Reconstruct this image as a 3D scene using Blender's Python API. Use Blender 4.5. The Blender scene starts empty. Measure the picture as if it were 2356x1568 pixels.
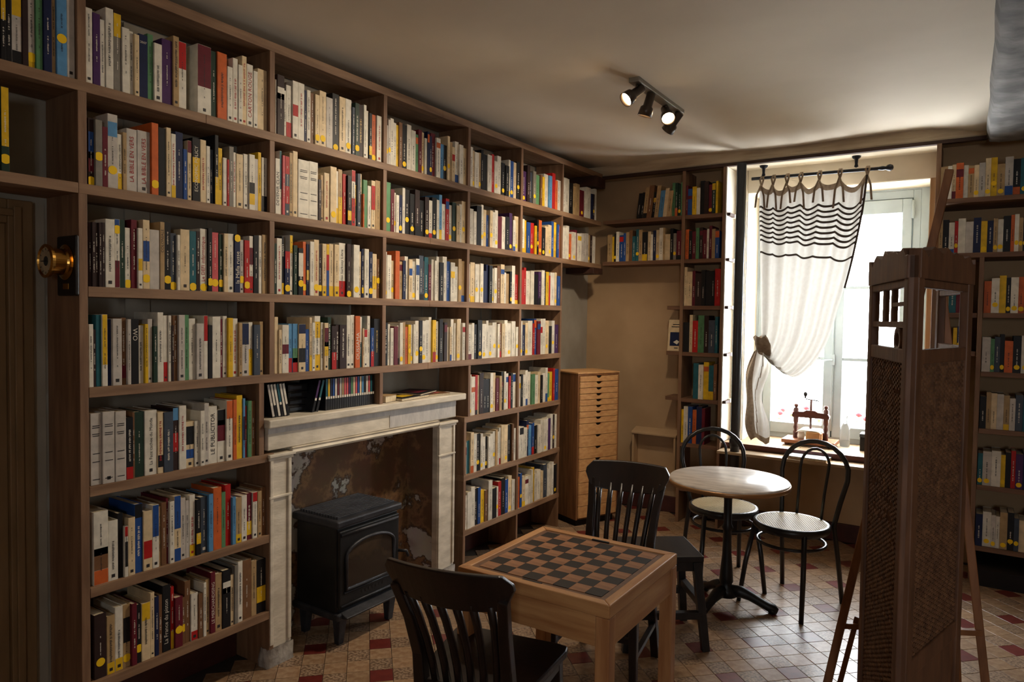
import bpy, bmesh, math, random
from mathutils import Vector, Matrix
random.seed(7)
D = bpy.data
scn = bpy.context.scene
COL = scn.collection
PI = math.pi

# ---------------------------------------------------------------- camera
cam_d = D.cameras.new('camera'); cam = D.objects.new('camera', cam_d); COL.objects.link(cam)
cam_d.sensor_fit = 'HORIZONTAL'; cam_d.sensor_width = 36.0
cam_d.lens = 36.0 * 1612.943 / 2356.0
cam_d.clip_start = 0.05
yaw, pit, rol = -0.580617806, -0.0353348026, 0.0138142551
fw = Vector((math.sin(yaw) * math.cos(pit), math.cos(yaw) * math.cos(pit), math.sin(pit)))
rt = Vector((math.cos(yaw), -math.sin(yaw), 0)); up = rt.cross(fw)
r2 = rt * math.cos(rol) + up * math.sin(rol); u2 = -rt * math.sin(rol) + up * math.cos(rol)
cam.matrix_world = Matrix(((r2.x, u2.x, -fw.x, 2.6), (r2.y, u2.y, -fw.y, 0.0), (r2.z, u2.z, -fw.z, 1.6), (0, 0, 0, 1)))
scn.camera = cam

# ---------------------------------------------------------------- sky, daylight, exposure
w = D.worlds.new('overcast_sky'); scn.world = w; w.use_nodes = True
bg = w.node_tree.nodes['Background']
bg.inputs[0].default_value = (0.93, 0.97, 1.0, 1); bg.inputs[1].default_value = 15.0
def portal(loc, rot, sx, sy):
    l = D.lights.new('window_portal', 'AREA'); l.shape = 'RECTANGLE'; l.size = sx; l.size_y = sy
    l.cycles.is_portal = True
    o = D.objects.new('window_portal', l); COL.objects.link(o); o.location = loc; o.rotation_euler = rot
portal((1.72, 5.97, 1.6), (-PI / 2, 0, 0), 1.2, 1.95)
portal((3.55, -1.72, 1.75), (PI / 2, 0, 0), 0.6, 0.6)  # portal for the added fill window behind the viewer
scn.view_settings.view_transform = 'Standard'; scn.view_settings.look = 'None'
scn.view_settings.gamma = 1.0; scn.view_settings.use_curve_mapping = False
scn.view_settings.exposure = 1.2
scn.cycles.max_bounces = 6; scn.cycles.diffuse_bounces = 4; scn.cycles.glossy_bounces = 2; scn.cycles.transmission_bounces = 4; scn.cycles.transparent_max_bounces = 8
scn.cycles.sample_clamp_indirect = 6.0
scn.cycles.use_denoising = True; scn.cycles.use_adaptive_sampling = True; scn.cycles.adaptive_threshold = 0.025

# ---------------------------------------------------------------- materials
def lin(c):
    return tuple(((v / 255) / 12.92 if v / 255 <= 0.04045 else ((v / 255 + 0.055) / 1.055) ** 2.4) for v in c)
MATS = {}
def M(name, rgb, rough=0.6, rgb2=None, scale=8.0, stretch=(1, 1, 1), detail=4.0, lo=0.35, hi=0.65, bump=0.0, bscale=None, metal=0.0,
      island=0.0, objrand=0.0, spec=0.4, coat=0.0, trans=0.0, extra=None):
    m = D.materials.new(name); m.use_nodes = True; nt = m.node_tree; N = nt.nodes; L = nt.links
    b = N['Principled BSDF']
    b.inputs['Roughness'].default_value = rough; b.inputs['Metallic'].default_value = metal
    b.inputs['Specular IOR Level'].default_value = spec
    b.inputs['Coat Weight'].default_value = coat
    c1 = lin(rgb) + (1,)
    b.inputs['Base Color'].default_value = c1
    tc = N.new('ShaderNodeTexCoord'); mp = N.new('ShaderNodeMapping'); mp.inputs['Scale'].default_value = stretch
    L.new(tc.outputs['Object'], mp.inputs[0])
    out = None
    if rgb2 is not None:
        no = N.new('ShaderNodeTexNoise'); no.inputs['Scale'].default_value = scale; no.inputs['Detail'].default_value = detail
        L.new(mp.outputs[0], no.inputs['Vector'])
        cr = N.new('ShaderNodeValToRGB'); cr.color_ramp.elements[0].position = lo; cr.color_ramp.elements[1].position = hi
        cr.color_ramp.elements[0].color = c1; cr.color_ramp.elements[1].color = lin(rgb2) + (1,)
        L.new(no.outputs['Fac'], cr.inputs[0]); out = cr.outputs[0]
    if island or objrand:
        hs = N.new('ShaderNodeHueSaturation')
        if out: L.new(out, hs.inputs['Color'])
        else: hs.inputs['Color'].default_value = c1
        ad = N.new('ShaderNodeMath'); ad.operation = 'ADD'; ad.inputs[1].default_value = 1.0
        if island:
            g = N.new('ShaderNodeNewGeometry'); src = g.outputs['Random Per Island']
        else:
            g = N.new('ShaderNodeObjectInfo'); src = g.outputs['Random']
        mr = N.new('ShaderNodeMapRange'); v = island or objrand
        mr.inputs['To Min'].default_value = -v; mr.inputs['To Max'].default_value = v * 0.6
        L.new(src, mr.inputs[0]); L.new(mr.outputs[0], ad.inputs[0]); L.new(ad.outputs[0], hs.inputs['Value'])
        out = hs.outputs[0]
    if out: L.new(out, b.inputs['Base Color'])
    if bump:
        nb = N.new('ShaderNodeTexNoise'); nb.inputs['Scale'].default_value = bscale or scale * 3; nb.inputs['Detail'].default_value = 6
        L.new(mp.outputs[0], nb.inputs['Vector'])
        bp = N.new('ShaderNodeBump'); bp.inputs['Strength'].default_value = bump; bp.inputs['Distance'].default_value = 0.01
        L.new(nb.outputs['Fac'], bp.inputs['Height']); L.new(bp.outputs[0], b.inputs['Normal'])
    if trans:
        tr = N.new('ShaderNodeBsdfTranslucent'); mx = N.new('ShaderNodeMixShader'); mx.inputs[0].default_value = trans
        tr.inputs['Color'].default_value = c1
        if out: L.new(out, tr.inputs['Color'])
        L.new(b.outputs[0], mx.inputs[1]); L.new(tr.outputs[0], mx.inputs[2])
        L.new(mx.outputs[0], N['Material Output'].inputs[0])
    MATS[name] = m
    return m
# woods, plaster, metal
M('shelf_wood', (146, 114, 86), 0.6, (118, 88, 64), 5, (6, 0.7, 6), bump=0.08, bscale=40)
M('upright_wood', (136, 104, 78), 0.6, (110, 80, 58), 5, (6, 6, 0.7), bump=0.08, bscale=40)
M('shelf_wood_back', (124, 90, 66), 0.6, (98, 68, 48), 5, (0.7, 6, 6), bump=0.08, bscale=40)
M('bracket_wood', (70, 42, 30), 0.6, (52, 30, 22), 6, (1, 4, 4))
M('pine', (196, 148, 98), 0.45, (170, 118, 72), 4, (9, 0.8, 9), detail=6, bump=0.05, bscale=30)
M('pine_x', (196, 148, 98), 0.45, (166, 114, 70), 4, (0.8, 9, 9), detail=6, bump=0.05, bscale=30)
M('pine_z', (188, 138, 92), 0.45, (160, 108, 68), 4, (9, 9, 0.8), detail=6, bump=0.05, bscale=30)
M('chair_wood', (34, 20, 16), 0.36, (22, 14, 12), 5, (5, 5, 1), bump=0.05, spec=0.5)
M('stool_wood', (38, 34, 34), 0.45, (26, 24, 25), 5, (5, 1, 5), bump=0.05)
M('board_dark', (22, 17, 15), 0.5, (30, 22, 19), 18, spec=0.25)
M('board_light', (160, 112, 76), 0.42, (132, 88, 58), 9, (1, 4, 1))
M('board_border', (118, 84, 60), 0.45, (98, 68, 48), 9, (1, 4, 1))
M('cabinet_front', (206, 160, 108), 0.45, (184, 134, 86), 4, (5, 0.9, 12), detail=6, bump=0.03)
M('cabinet_side', (140, 96, 60), 0.5, (112, 74, 46), 5, (8, 8, 0.8), detail=5)
M('notch_dark', (22, 15, 11), 0.8)
M('cast_iron', (62, 62, 66), 0.45, (44, 44, 48), 14, bump=0.12, bscale=90, metal=0.35)
M('cast_iron_black', (24, 24, 25), 0.42, (34, 33, 33), 10, bump=0.05, metal=0.3)
M('stove_glass', (46, 38, 32), 0.12, (92, 76, 58), 5, (1, 1, 1), lo=0.5, hi=0.8, spec=0.6)
M('bent_metal', (30, 29, 31), 0.32, metal=0.2, spec=0.6)
M('cane', (232, 222, 198), 0.4, (218, 204, 174), 60)
M('cane_strand', (196, 178, 142), 0.5)
M('marble', (212, 204, 196), 0.28, (170, 160, 152), 7, (1, 3, 1), lo=0.38, hi=0.72, detail=8)
M('table_rim', (160, 118, 76), 0.35, metal=0.4)
M('mantel_paint', (224, 214, 196), 0.55, (196, 186, 168), 7, (1, 1, 3), bump=0.12, bscale=30)
M('mantel_patch', (198, 194, 188), 0.55, (178, 174, 170), 9, (1, 3, 1), bump=0.15, bscale=30)
M('stone_rough', (188, 182, 174), 0.8, (128, 120, 112), 14, bump=0.5, bscale=40)
M('plaster_grey', (164, 158, 146), 0.85, (146, 138, 124), 3, bump=0.08, bscale=18)
M('plaster_tan', (184, 154, 118), 0.85, (166, 136, 101), 2.2, bump=0.1, bscale=22)
M('plaster_white', (214, 202, 180), 0.8, (200, 186, 160), 3, bump=0.06, bscale=20)
M('ceiling_plaster', (212, 201, 182), 0.85, (198, 186, 167), 1.1, bump=0.12, bscale=5)
M('beam_paint', (196, 178, 150), 0.7, (162, 142, 116), 4, (0.6, 5, 5), bump=0.2, bscale=14)
M('beam_dark', (64, 42, 30), 0.7, (48, 30, 22), 6, (0.6, 5, 5))
M('concrete', (150, 148, 144), 0.85, (96, 94, 92), 7, lo=0.25, hi=0.6, bump=0.2, bscale=30)
M('tile_beige', (164, 136, 106), 0.34, (138, 106, 78), 30, lo=0.35, hi=0.6, island=0.0, objrand=0.14, bump=0.03, bscale=120, spec=0.5)
M('tile_mottled', (160, 134, 108), 0.34, (104, 80, 62), 75, lo=0.42, hi=0.58, objrand=0.12, bump=0.03, bscale=120, spec=0.5)
M('tile_red', (108, 44, 36), 0.32, (94, 34, 29), 22, objrand=0.1, spec=0.5)
M('tile_mix', (162, 134, 105), 0.34, (128, 100, 76), 45, island=0.14, bump=0.03, bscale=120, spec=0.5)
M('tile_mix_red', (112, 42, 34), 0.38, (94, 34, 29), 22, island=0.1)
M('grout', (58, 48, 40), 0.9)
M('base_red', (74, 36, 30), 0.6, (58, 28, 24), 10, bump=0.1)
M('door_paint', (126, 100, 68), 0.6, (112, 88, 58), 4, (5, 5, 1), bump=0.04)
M('frame_paint', (164, 173, 174), 0.5, (152, 161, 162), 6)
M('line_dark', (60, 56, 52), 0.7)
M('white_paint', (240, 234, 222), 0.6, (228, 220, 204), 4)
M('sill_wood', (176, 152, 120), 0.45, (154, 128, 98), 4, (1, 5, 5))
M('sill_edge', (88, 44, 32), 0.5)
M('pipe_paint', (58, 62, 66), 0.4, (48, 50, 54), 8, spec=0.5)
M('rod_iron', (38, 40, 46), 0.4, metal=0.5)
M('curtain_cloth', (208, 204, 197), 0.9, (203, 198, 190), 40, trans=0.12)
M('curtain_stripe', (58, 46, 38), 0.9, trans=0.03)
M('curtain_tape', (150, 130, 108), 0.9, (128, 108, 88), 40, trans=0.06)
M('brass', (206, 158, 80), 0.22, metal=1.0)
M('plaque_wood', (26, 20, 19), 0.4)
M('dial', (176, 158, 128), 0.5, (150, 132, 104), 30)
M('dial_dark', (40, 48, 48), 0.4)
M('lamp_metal', (142, 138, 128), 0.4, metal=0.3)
M('lamp_black', (74, 64, 56), 0.35, metal=0.4)
M('screen_wood', (112, 78, 56), 0.55, (86, 58, 41), 6, (5, 5, 1), bump=0.1)
M('wicker', (126, 90, 62), 0.65, (92, 62, 42), 30, island=0.25)
M('easel_wood', (146, 98, 62), 0.5, (118, 76, 46), 6, (5, 5, 1))
M('press_wood', (98, 50, 34), 0.4, (74, 36, 26), 6, (1, 4, 4))
M('press_base', (168, 112, 78), 0.4, (140, 88, 58), 6, (1, 5, 5))
M('linen', (240, 236, 226), 0.8)
M('leather', (206, 156, 98), 0.5, (176, 124, 74), 12)
M('paper', (222, 208, 178), 0.8, (196, 178, 146), 50, (1, 8, 0.4), island=0.15)
M('paper_blue', (206, 218, 236), 0.6)
M('plywood', (160, 124, 84), 0.6, (138, 102, 66), 5, (1, 5, 5))
M('leaf', (150, 190, 60), 0.6); M('blossom', (214, 60, 70), 0.6)
M('cd_black', (22, 22, 25), 0.3, spec=0.5)
def glass_mat():
    m = D.materials.new('pane_glass'); m.use_nodes = True; nt = m.node_tree; N = nt.nodes; L = nt.links
    N.remove(N['Principled BSDF'])
    t = N.new('ShaderNodeBsdfTransparent'); g = N.new('ShaderNodeBsdfGlossy'); g.inputs['Roughness'].default_value = 0.02
    x = N.new('ShaderNodeMixShader'); x.inputs[0].default_value = 0.06
    L.new(t.outputs[0], x.inputs[1]); L.new(g.outputs[0], x.inputs[2]); L.new(x.outputs[0], N['Material Output'].inputs[0])
    MATS['pane_glass'] = m
glass_mat()
def bottle_glass():
    m = D.materials.new('bottle_glass'); m.use_nodes = True
    b = m.node_tree.nodes['Principled BSDF']; b.inputs['Base Color'].default_value = (0.9, 0.93, 0.93, 1)
    b.inputs['Transmission Weight'].default_value = 0.85; b.inputs['Roughness'].default_value = 0.08; b.inputs['IOR'].default_value = 1.3
    MATS['bottle_glass'] = m
bottle_glass()
def emit_mat(name, rgb, s):
    m = D.materials.new(name); m.use_nodes = True; nt = m.node_tree; N = nt.nodes
    N.remove(N['Principled BSDF']); e = N.new('ShaderNodeEmission'); e.inputs[0].default_value = lin(rgb) + (1,); e.inputs[1].default_value = s
    nt.links.new(e.outputs[0], N['Material Output'].inputs[0]); MATS[name] = m
emit_mat('bulb', (255, 214, 160), 26.0)
def peel_mat():
    # flaking hearth plaster: pale lime wash over brown earth, edges broken up by noise
    m = D.materials.new('peeling_plaster'); m.use_nodes = True; nt = m.node_tree; N = nt.nodes; L = nt.links; b = N['Principled BSDF']
    b.inputs['Roughness'].default_value = 0.9
    tc = N.new('ShaderNodeTexCoord')
    n1 = N.new('ShaderNodeTexNoise'); n1.inputs['Scale'].default_value = 3.2; n1.inputs['Detail'].default_value = 9; n1.inputs['Roughness'].default_value = 0.62
    n2 = N.new('ShaderNodeTexNoise'); n2.inputs['Scale'].default_value = 9; n2.inputs['Detail'].default_value = 6
    L.new(tc.outputs['Object'], n1.inputs['Vector']); L.new(tc.outputs['Object'], n2.inputs['Vector'])
    c1 = N.new('ShaderNodeValToRGB'); e = c1.color_ramp.elements
    e[0].position = 0.0; e[0].color = lin((92, 68, 50)) + (1,); e[1].position = 1.0; e[1].color = lin((196, 188, 178)) + (1,)
    for p, c in ((0.44, (122, 90, 66)), (0.49, (158, 120, 84)), (0.53, (84, 64, 52)), (0.55, (204, 196, 186))):
        q = e.new(p); q.color = lin(c) + (1,)
    sp = N.new('ShaderNodeSeparateXYZ'); L.new(tc.outputs['Object'], sp.inputs[0])
    mr = N.new('ShaderNodeMapRange'); mr.inputs['From Min'].default_value = 2.15; mr.inputs['From Max'].default_value = 2.75; mr.inputs['To Min'].default_value = 0.13; mr.inputs['To Max'].default_value = -0.06
    L.new(sp.outputs['Y'], mr.inputs[0])
    ad = N.new('ShaderNodeMath'); L.new(n1.outputs['Fac'], ad.inputs[0]); L.new(mr.outputs[0], ad.inputs[1])
    L.new(ad.outputs[0], c1.inputs[0])
    mx = N.new('ShaderNodeMix'); mx.data_type = 'RGBA'; mx.blend_type = 'MULTIPLY'; mx.inputs[0].default_value = 0.35
    L.new(c1.outputs[0], mx.inputs[6]); L.new(n2.outputs['Color'], mx.inputs[7]); L.new(mx.outputs[2], b.inputs['Base Color'])
    bp = N.new('ShaderNodeBump'); bp.inputs['Strength'].default_value = 0.4; bp.inputs['Distance'].default_value = 0.01
    L.new(n1.outputs['Fac'], bp.inputs['Height']); L.new(bp.outputs[0], b.inputs['Normal'])
    MATS['peeling_plaster'] = m
peel_mat()
# book cover colours
BOOKC = dict(w=((226, 219, 203), 'white'), c=((222, 198, 158), 'cream'), l=((196, 188, 178), 'pale grey'), g=((132, 126, 116), 'grey'), k=((30, 29, 31), 'black'),
             K=((54, 38, 36), 'dark brown'), r=((178, 34, 32), 'red'), m=((104, 32, 44), 'maroon'), o=((206, 100, 48), 'orange'), y=((226, 182, 36), 'yellow'),
             n=((92, 140, 98), 'green'), N=((38, 58, 46), 'dark green'), t=((40, 96, 106), 'teal'), b=((38, 76, 142), 'blue'), B=((30, 38, 72), 'navy'),
             s=((92, 146, 190), 'sky blue'), p=((76, 44, 92), 'purple'), P=((206, 92, 96), 'pink'), u=((122, 86, 58), 'brown'), e=((178, 148, 106), 'tan'), d=((68, 76, 88), 'slate'))
for k_, (rgb, _) in BOOKC.items():
    M('cover_' + _.replace(' ', '_'), rgb, 0.5, tuple(max(0, int(v * 0.9)) for v in rgb), 25, island=0.16, spec=0.2)
def cov(k): return MATS['cover_' + BOOKC[k][1].replace(' ', '_')]
M('sticker_yellow', (240, 196, 28), 0.6, spec=0.2)
M('ink_dark', (36, 32, 34), 0.6); M('ink_light', (214, 206, 190), 0.6); M('ink_red', (158, 34, 34), 0.6); M('ink_gold', (196, 160, 70), 0.4)

# ---------------------------------------------------------------- mesh helpers
class MB:
    def __init__(s): s.v = []; s.f = []; s.m = []; s.smooth = []
    def add(s, vs, fs, mi=0, sm=False):
        o = len(s.v); s.v += [tuple(p) for p in vs]
        for f in fs: s.f.append([o + i for i in f]); s.m.append(mi); s.smooth.append(sm)
        return s
    def box(s, x0, x1, y0, y1, z0, z1, mi=0, mat=None):
        vs = [Vector(p) for p in ((x0, y0, z0), (x1, y0, z0), (x1, y1, z0), (x0, y1, z0), (x0, y0, z1), (x1, y0, z1), (x1, y1, z1), (x0, y1, z1))]
        if mat is not None: vs = [mat @ p for p in vs]
        return s.add(vs, [(0, 3, 2, 1), (4, 5, 6, 7), (0, 1, 5, 4), (1, 2, 6, 5), (2, 3, 7, 6), (3, 0, 4, 7)], mi)
    def prism(s, poly, a0, a1, axis='z', mi=0, mat=None, sm=False):
        # poly: 2-D ccw points; extruded between a0 and a1
        n = len(poly)
        def P(p, a):
            q = {'z': (p[0], p[1], a), 'y': (p[0], a, p[1]), 'x': (a, p[0], p[1])}[axis]
            q = Vector(q); return mat @ q if mat is not None else q
        vs = [P(p, a0) for p in poly] + [P(p, a1) for p in poly]
        fs = [tuple(range(n - 1, -1, -1)), tuple(range(n, 2 * n))] + [(i, (i + 1) % n, n + (i + 1) % n, n + i) for i in range(n)]
        if axis == 'y': fs = [tuple(reversed(f)) for f in fs]
        o = len(s.f); s.add(vs, fs, mi)
        if sm:
            for i in range(o + 2, len(s.f)): s.smooth[i] = True
        return s
    def lathe(s, prof, segs=24, mi=0, mat=None, sm=True, cap=True):
        n = len(prof); vs = []; fs = []
        for r, z in prof:
            for i in range(segs):
                a = 2 * PI * i / segs; p = Vector((r * math.cos(a), r * math.sin(a), z)); vs.append(mat @ p if mat is not None else p)
        for j in range(n - 1):
            for i in range(segs):
                i2 = (i + 1) % segs; fs.append((j * segs + i, j * segs + i2, (j + 1) * segs + i2, (j + 1) * segs + i))
        s.add(vs, fs, mi, sm)
        if cap:
            o = len(s.v) - n * segs
            if prof[0][0] > 1e-6: s.f.append([o + i for i in range(segs - 1, -1, -1)]); s.m.append(mi); s.smooth.append(False)
            if prof[-1][0] > 1e-6: s.f.append([o + (n - 1) * segs + i for i in range(segs)]); s.m.append(mi); s.smooth.append(False)
        return s
    def tube(s, path, r, segs=10, mi=0, closed=False, sq=None):
        pts = [Vector(p) for p in path]; n = len(pts); vs = []; fs = []
        rs = r if isinstance(r, (list, tuple)) else [r] * n
        t0 = (pts[1] - pts[0]).normalized(); ref = Vector((0, 0, 1)) if abs(t0.z) < 0.9 else Vector((1, 0, 0))
        nrm = t0.cross(ref).normalized()
        for i in range(n):
            a = pts[i - 1] if (i > 0 or closed) else pts[i]; b = pts[(i + 1) % n] if (i < n - 1 or closed) else pts[i]
            t = (b - a).normalized(); nrm = (nrm - t * nrm.dot(t)).normalized(); bi = t.cross(nrm)
            for k in range(segs):
                an = 2 * PI * (k + (0.5 if sq else 0)) / segs
                vs.append(pts[i] + (nrm * math.cos(an) + bi * math.sin(an)) * rs[i])
        m = n if closed else n - 1
        for i in range(m):
            j = (i + 1) % n
            for k in range(segs):
                k2 = (k + 1) % segs; fs.append((i * segs + k, i * segs + k2, j * segs + k2, j * segs + k))
        s.add(vs, fs, mi, not sq)
        if not closed:
            o = len(s.v) - n * segs
            s.f.append([o + i for i in range(segs - 1, -1, -1)]); s.m.append(mi); s.smooth.append(False)
            s.f.append([o + (n - 1) * segs + i for i in range(segs)]); s.m.append(mi); s.smooth.append(False)
        return s
    def grid(s, fn, nu, nv, mi=0, sm=True, mfn=None):
        vs = [fn(i / nu, j / nv) for j in range(nv + 1) for i in range(nu + 1)]
        o = len(s.v); s.v += [tuple(p) for p in vs]
        for j in range(nv):
            for i in range(nu):
                a = o + j * (nu + 1) + i
                s.f.append([a, a + 1, a + nu + 2, a + nu + 1]); s.m.append(mfn(i, j) if mfn else mi); s.smooth.append(sm)
        return s
    def mesh(s, name):
        me = D.meshes.new(name); me.from_pydata(s.v, [], s.f)
        me.polygons.foreach_set('material_index', s.m); me.polygons.foreach_set('use_smooth', s.smooth); me.update()
        return me
    def obj(s, name, mats, parent=None, bevel=0.0, segs=2, solid=0.0, subsurf=0):
        me = s.mesh(name)
        for m in (mats if isinstance(mats, (list, tuple)) else [mats]): me.materials.append(MATS[m] if isinstance(m, str) else m)
        return place(name, me, parent, bevel, segs, solid, subsurf)
def place(name, me, parent=None, bevel=0.0, segs=2, solid=0.0, subsurf=0):
    o = D.objects.new(name, me); COL.objects.link(o)
    if parent is not None: o.parent = parent
    if solid:
        q = o.modifiers.new('thickness', 'SOLIDIFY'); q.thickness = solid; q.offset = 0
    if subsurf:
        q = o.modifiers.new('smooth', 'SUBSURF'); q.levels = subsurf; q.render_levels = subsurf
    if bevel:
        q = o.modifiers.new('bevel', 'BEVEL'); q.width = bevel; q.segments = segs; q.limit_method = 'ANGLE'; q.angle_limit = math.radians(40)
    return o
def tag(o, label=None, cat=None, group=None, kind=None):
    if label: o['label'] = label
    if cat: o['category'] = cat
    if group: o['group'] = group
    if kind: o['kind'] = kind
    return o
def empty(name, loc=(0, 0, 0), rz=0.0):
    o = D.objects.new(name, None); COL.objects.link(o); o.location = loc; o.rotation_euler = (0, 0, rz); o.empty_display_size = 0.1
    return o
def copy_tree(o, parent=None):
    c = o.copy(); COL.objects.link(c); c.parent = parent
    for ch in list(o.children): copy_tree(ch, c)
    return c
def bx(name, dims, mat, parent=None, bevel=0.0, mx=None):
    return MB().box(*dims, mat=mx).obj(name, mat, parent, bevel)
def struct(o): o['kind'] = 'structure'; return o
# ================================================================ the setting
XW, XR, YN, YB, ZC = -0.25, 4.3, -1.6, 5.55, 2.87
floor = struct(bx('floor', (XW - 0.4, XR + 0.1, YN - 0.1, YB + 0.42, -0.05, -0.004), 'grout'))
def ceil_fn(u, v):
    x = XW - 0.05 + u * (XR - XW + 0.1); y = YN + v * (YB - YN)
    z = ZC + 0.012 * math.sin(x * 2.1 + 0.6) * math.sin(y * 1.3) + 0.006 * math.sin(x * 5 + y * 3.1)
    z -= 0.03 * math.exp(-((y - 4.75) / 0.45) ** 2) * (0.5 + 0.5 * math.sin(x * 1.7 + 0.3))
    z -= 0.05 * math.exp(-((x - 2.62) / 0.16) ** 2) * max(0.0, min(1.0, (y - 4.3) / 1.0))
    return (x, y, max(z, 2.79))
struct(MB().grid(ceil_fn, 60, 80).obj('ceiling', 'ceiling_plaster', solid=0.04))
# left wall
struct(bx('wall_left', (XW - 0.12, XW, YN, YB, -0.02, ZC + 0.02), 'plaster_grey'))
# back wall with the deep window opening
WX0, WX1, WZ0, WZ1 = 1.12, 2.335, 0.62, 2.575
struct(MB().box(XW - 0.12, WX0, YB, YB + 0.42, -0.02, ZC + 0.02).box(WX1, XR + 0.1, YB, YB + 0.42, -0.02, ZC + 0.02).box(WX0, WX1, YB, YB + 0.42, WZ1, ZC + 0.02)
       .box(WX0, WX1, YB, YB + 0.42, -0.02, WZ0).obj('wall_back', 'plaster_tan'))
# pale plaster lining of the window reveal
struct(MB().box(WX1 - 0.004, WX1 + 0.0, YB - 0.004, YB + 0.36, WZ0, WZ1).box(WX0, WX0 + 0.004, YB - 0.004, YB + 0.36, WZ0, WZ1).box(WX0, WX1, YB, YB + 0.36, WZ1 - 0.004, WZ1)
       .box(WX0, WX1 + 0.05, YB - 0.006, YB, WZ1, 2.745).obj('trim_1', 'plaster_white'))
struct(bx('wall_right', (XR, XR + 0.12, YN, YB, -0.02, ZC + 0.02), 'plaster_tan'))
# wall behind the viewer, with a small unseen window added for fill light
struct(MB().box(XW - 0.12, 3.25, YN - 0.1, YN, -0.02, ZC + 0.02).box(3.85, XR + 0.1, YN - 0.1, YN, -0.02, ZC + 0.02).box(3.25, 3.85, YN - 0.1, YN, -0.02, 1.45).box(3.25, 3.85, YN - 0.1, YN, 2.05, ZC + 0.02).obj('wall_front', 'plaster_tan'))
struct(MB().box(3.25, 3.29, YN - 0.08, YN - 0.03, 1.45, 2.05).box(3.81, 3.85, YN - 0.08, YN - 0.03, 1.45, 2.05).box(3.29, 3.81, YN - 0.08, YN - 0.03, 2.01, 2.05).box(3.29, 3.81, YN - 0.08, YN - 0.03, 1.45, 1.49).box(3.535, 3.565, YN - 0.08, YN - 0.03, 1.49, 2.01).obj('added_fill_window', 'frame_paint'))
# beam across the window wall
tb = struct(bx('trim_2', (XW, 2.64, 5.3, YB, 2.765, 2.9), 'beam_paint', bevel=0.012))
bx('lower_batten', (XW, 2.64, 5.29, 5.33, 2.742, 2.765), 'beam_dark', tb)
bx('soffit_board', (1.0, 2.40, 5.33, YB, 2.745, 2.765), 'plaster_white', tb)
# rough concrete beam running towards the viewer on the right
def cb(u, v):
    y = 0.2 + u * 5.0
    prof = [(2.645, 2.9), (2.637, 2.76), (2.652, 2.705), (2.70, 2.695), (3.2, 2.69), (3.7, 2.69), (3.72, 2.9)]
    i = min(int(v * 6), 5); t = v * 6 - i; a = prof[i]; b = prof[i + 1]
    k = 0.004 * math.sin(y * 7 + v * 9)
    return (a[0] + (b[0] - a[0]) * t + k, y, a[1] + (b[1] - a[1]) * t + k)
conc = MB().grid(cb, 30, 6)
conc.add([(2.645, 5.2, 2.9), (2.637, 5.2, 2.76), (2.652, 5.2, 2.705), (2.70, 5.2, 2.695), (3.2, 5.2, 2.69), (3.7, 5.2, 2.69), (3.72, 5.2, 2.9)], [tuple(range(7))])
struct(conc.obj('beam', 'concrete'))
# baseboards
struct(bx('baseboard_back', (XW, 2.38, YB - 0.025, YB, 0, 0.13), 'base_red', bevel=0.004))
struct(MB().box(XW, XW + 0.02, 3.47, YB - 0.03, 0, 0.15).box(XW, XW + 0.02, 1.22, 2.0, 0, 0.12).obj('baseboard_left', 'base_red'))
# door at the near end of the left wall
dr = struct(MB().box(XW - 0.02, XW + 0.012, 0.3, 1.085, 0.0, 1.90).obj('door_1', 'door_paint', bevel=0.003))
bx('panel_moulding', (XW + 0.012, XW + 0.022, 0.42, 1.04, 1.05, 1.80), 'door_paint', dr, 0.004)
bx('panel_moulding', (XW + 0.012, XW + 0.022, 0.42, 1.04, 0.12, 0.93), 'door_paint', dr, 0.004)
cas = struct(MB().box(XW, XW + 0.03, 1.085, 1.165, 0, 1.985).box(XW, XW + 0.03, 0.22, 0.30, 0, 1.985).box(XW, XW + 0.03, 0.30, 1.085, 1.90, 1.985).obj('trim_3', 'door_paint', bevel=0.004))
bx('inner_bead', (XW + 0.03, XW + 0.042, 1.10, 1.125, 0, 1.96), 'door_paint', cas, 0.003)
bx('inner_bead', (XW + 0.03, XW + 0.042, 0.30, 1.10, 1.925, 1.95), 'door_paint', cas, 0.003)
bx('skirting_strip', (XW, XW + 0.004, 1.165, 1.212, 0, 1.99), 'plaster_grey', cas)

# ---------------------------------------------------------------- window in the back wall
wf = struct(MB().box(1.14, 1.19, 5.88, 5.95, 0.66, 2.56).box(2.215, 2.265, 5.88, 5.95, 0.66, 2.56).box(1.19, 2.215, 5.88, 5.95, 2.50, 2.56).box(1.19, 2.215, 5.88, 5.95, 0.66, 0.70)
            .box(1.19, 1.212, 5.914, 5.95, 0.66, 2.56).box(2.19, 2.215, 5.914, 5.95, 0.66, 2.56).box(1.19, 2.215, 5.914, 5.95, 2.475, 2.50).box(1.19, 2.215, 5.914, 5.95, 0.70, 0.725).box(1.69, 1.73, 5.912, 5.95, 0.70, 2.5).box(WX0, 1.14, 5.88, 5.95, 0.62, 2.6).box(2.265, WX1, 5.88, 5.95, 0.62, 2.6).box(1.14, 2.265, 5.88, 5.95, 2.56, 2.6).box(1.14, 2.265, 5.88, 5.95, 0.62, 0.66).obj('window_1', 'frame_paint', bevel=0.004))
bx('outer_ledge', (1.05, 2.40, 5.972, 6.26, 0.50, 0.5495), 'stone_rough', wf)
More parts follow.
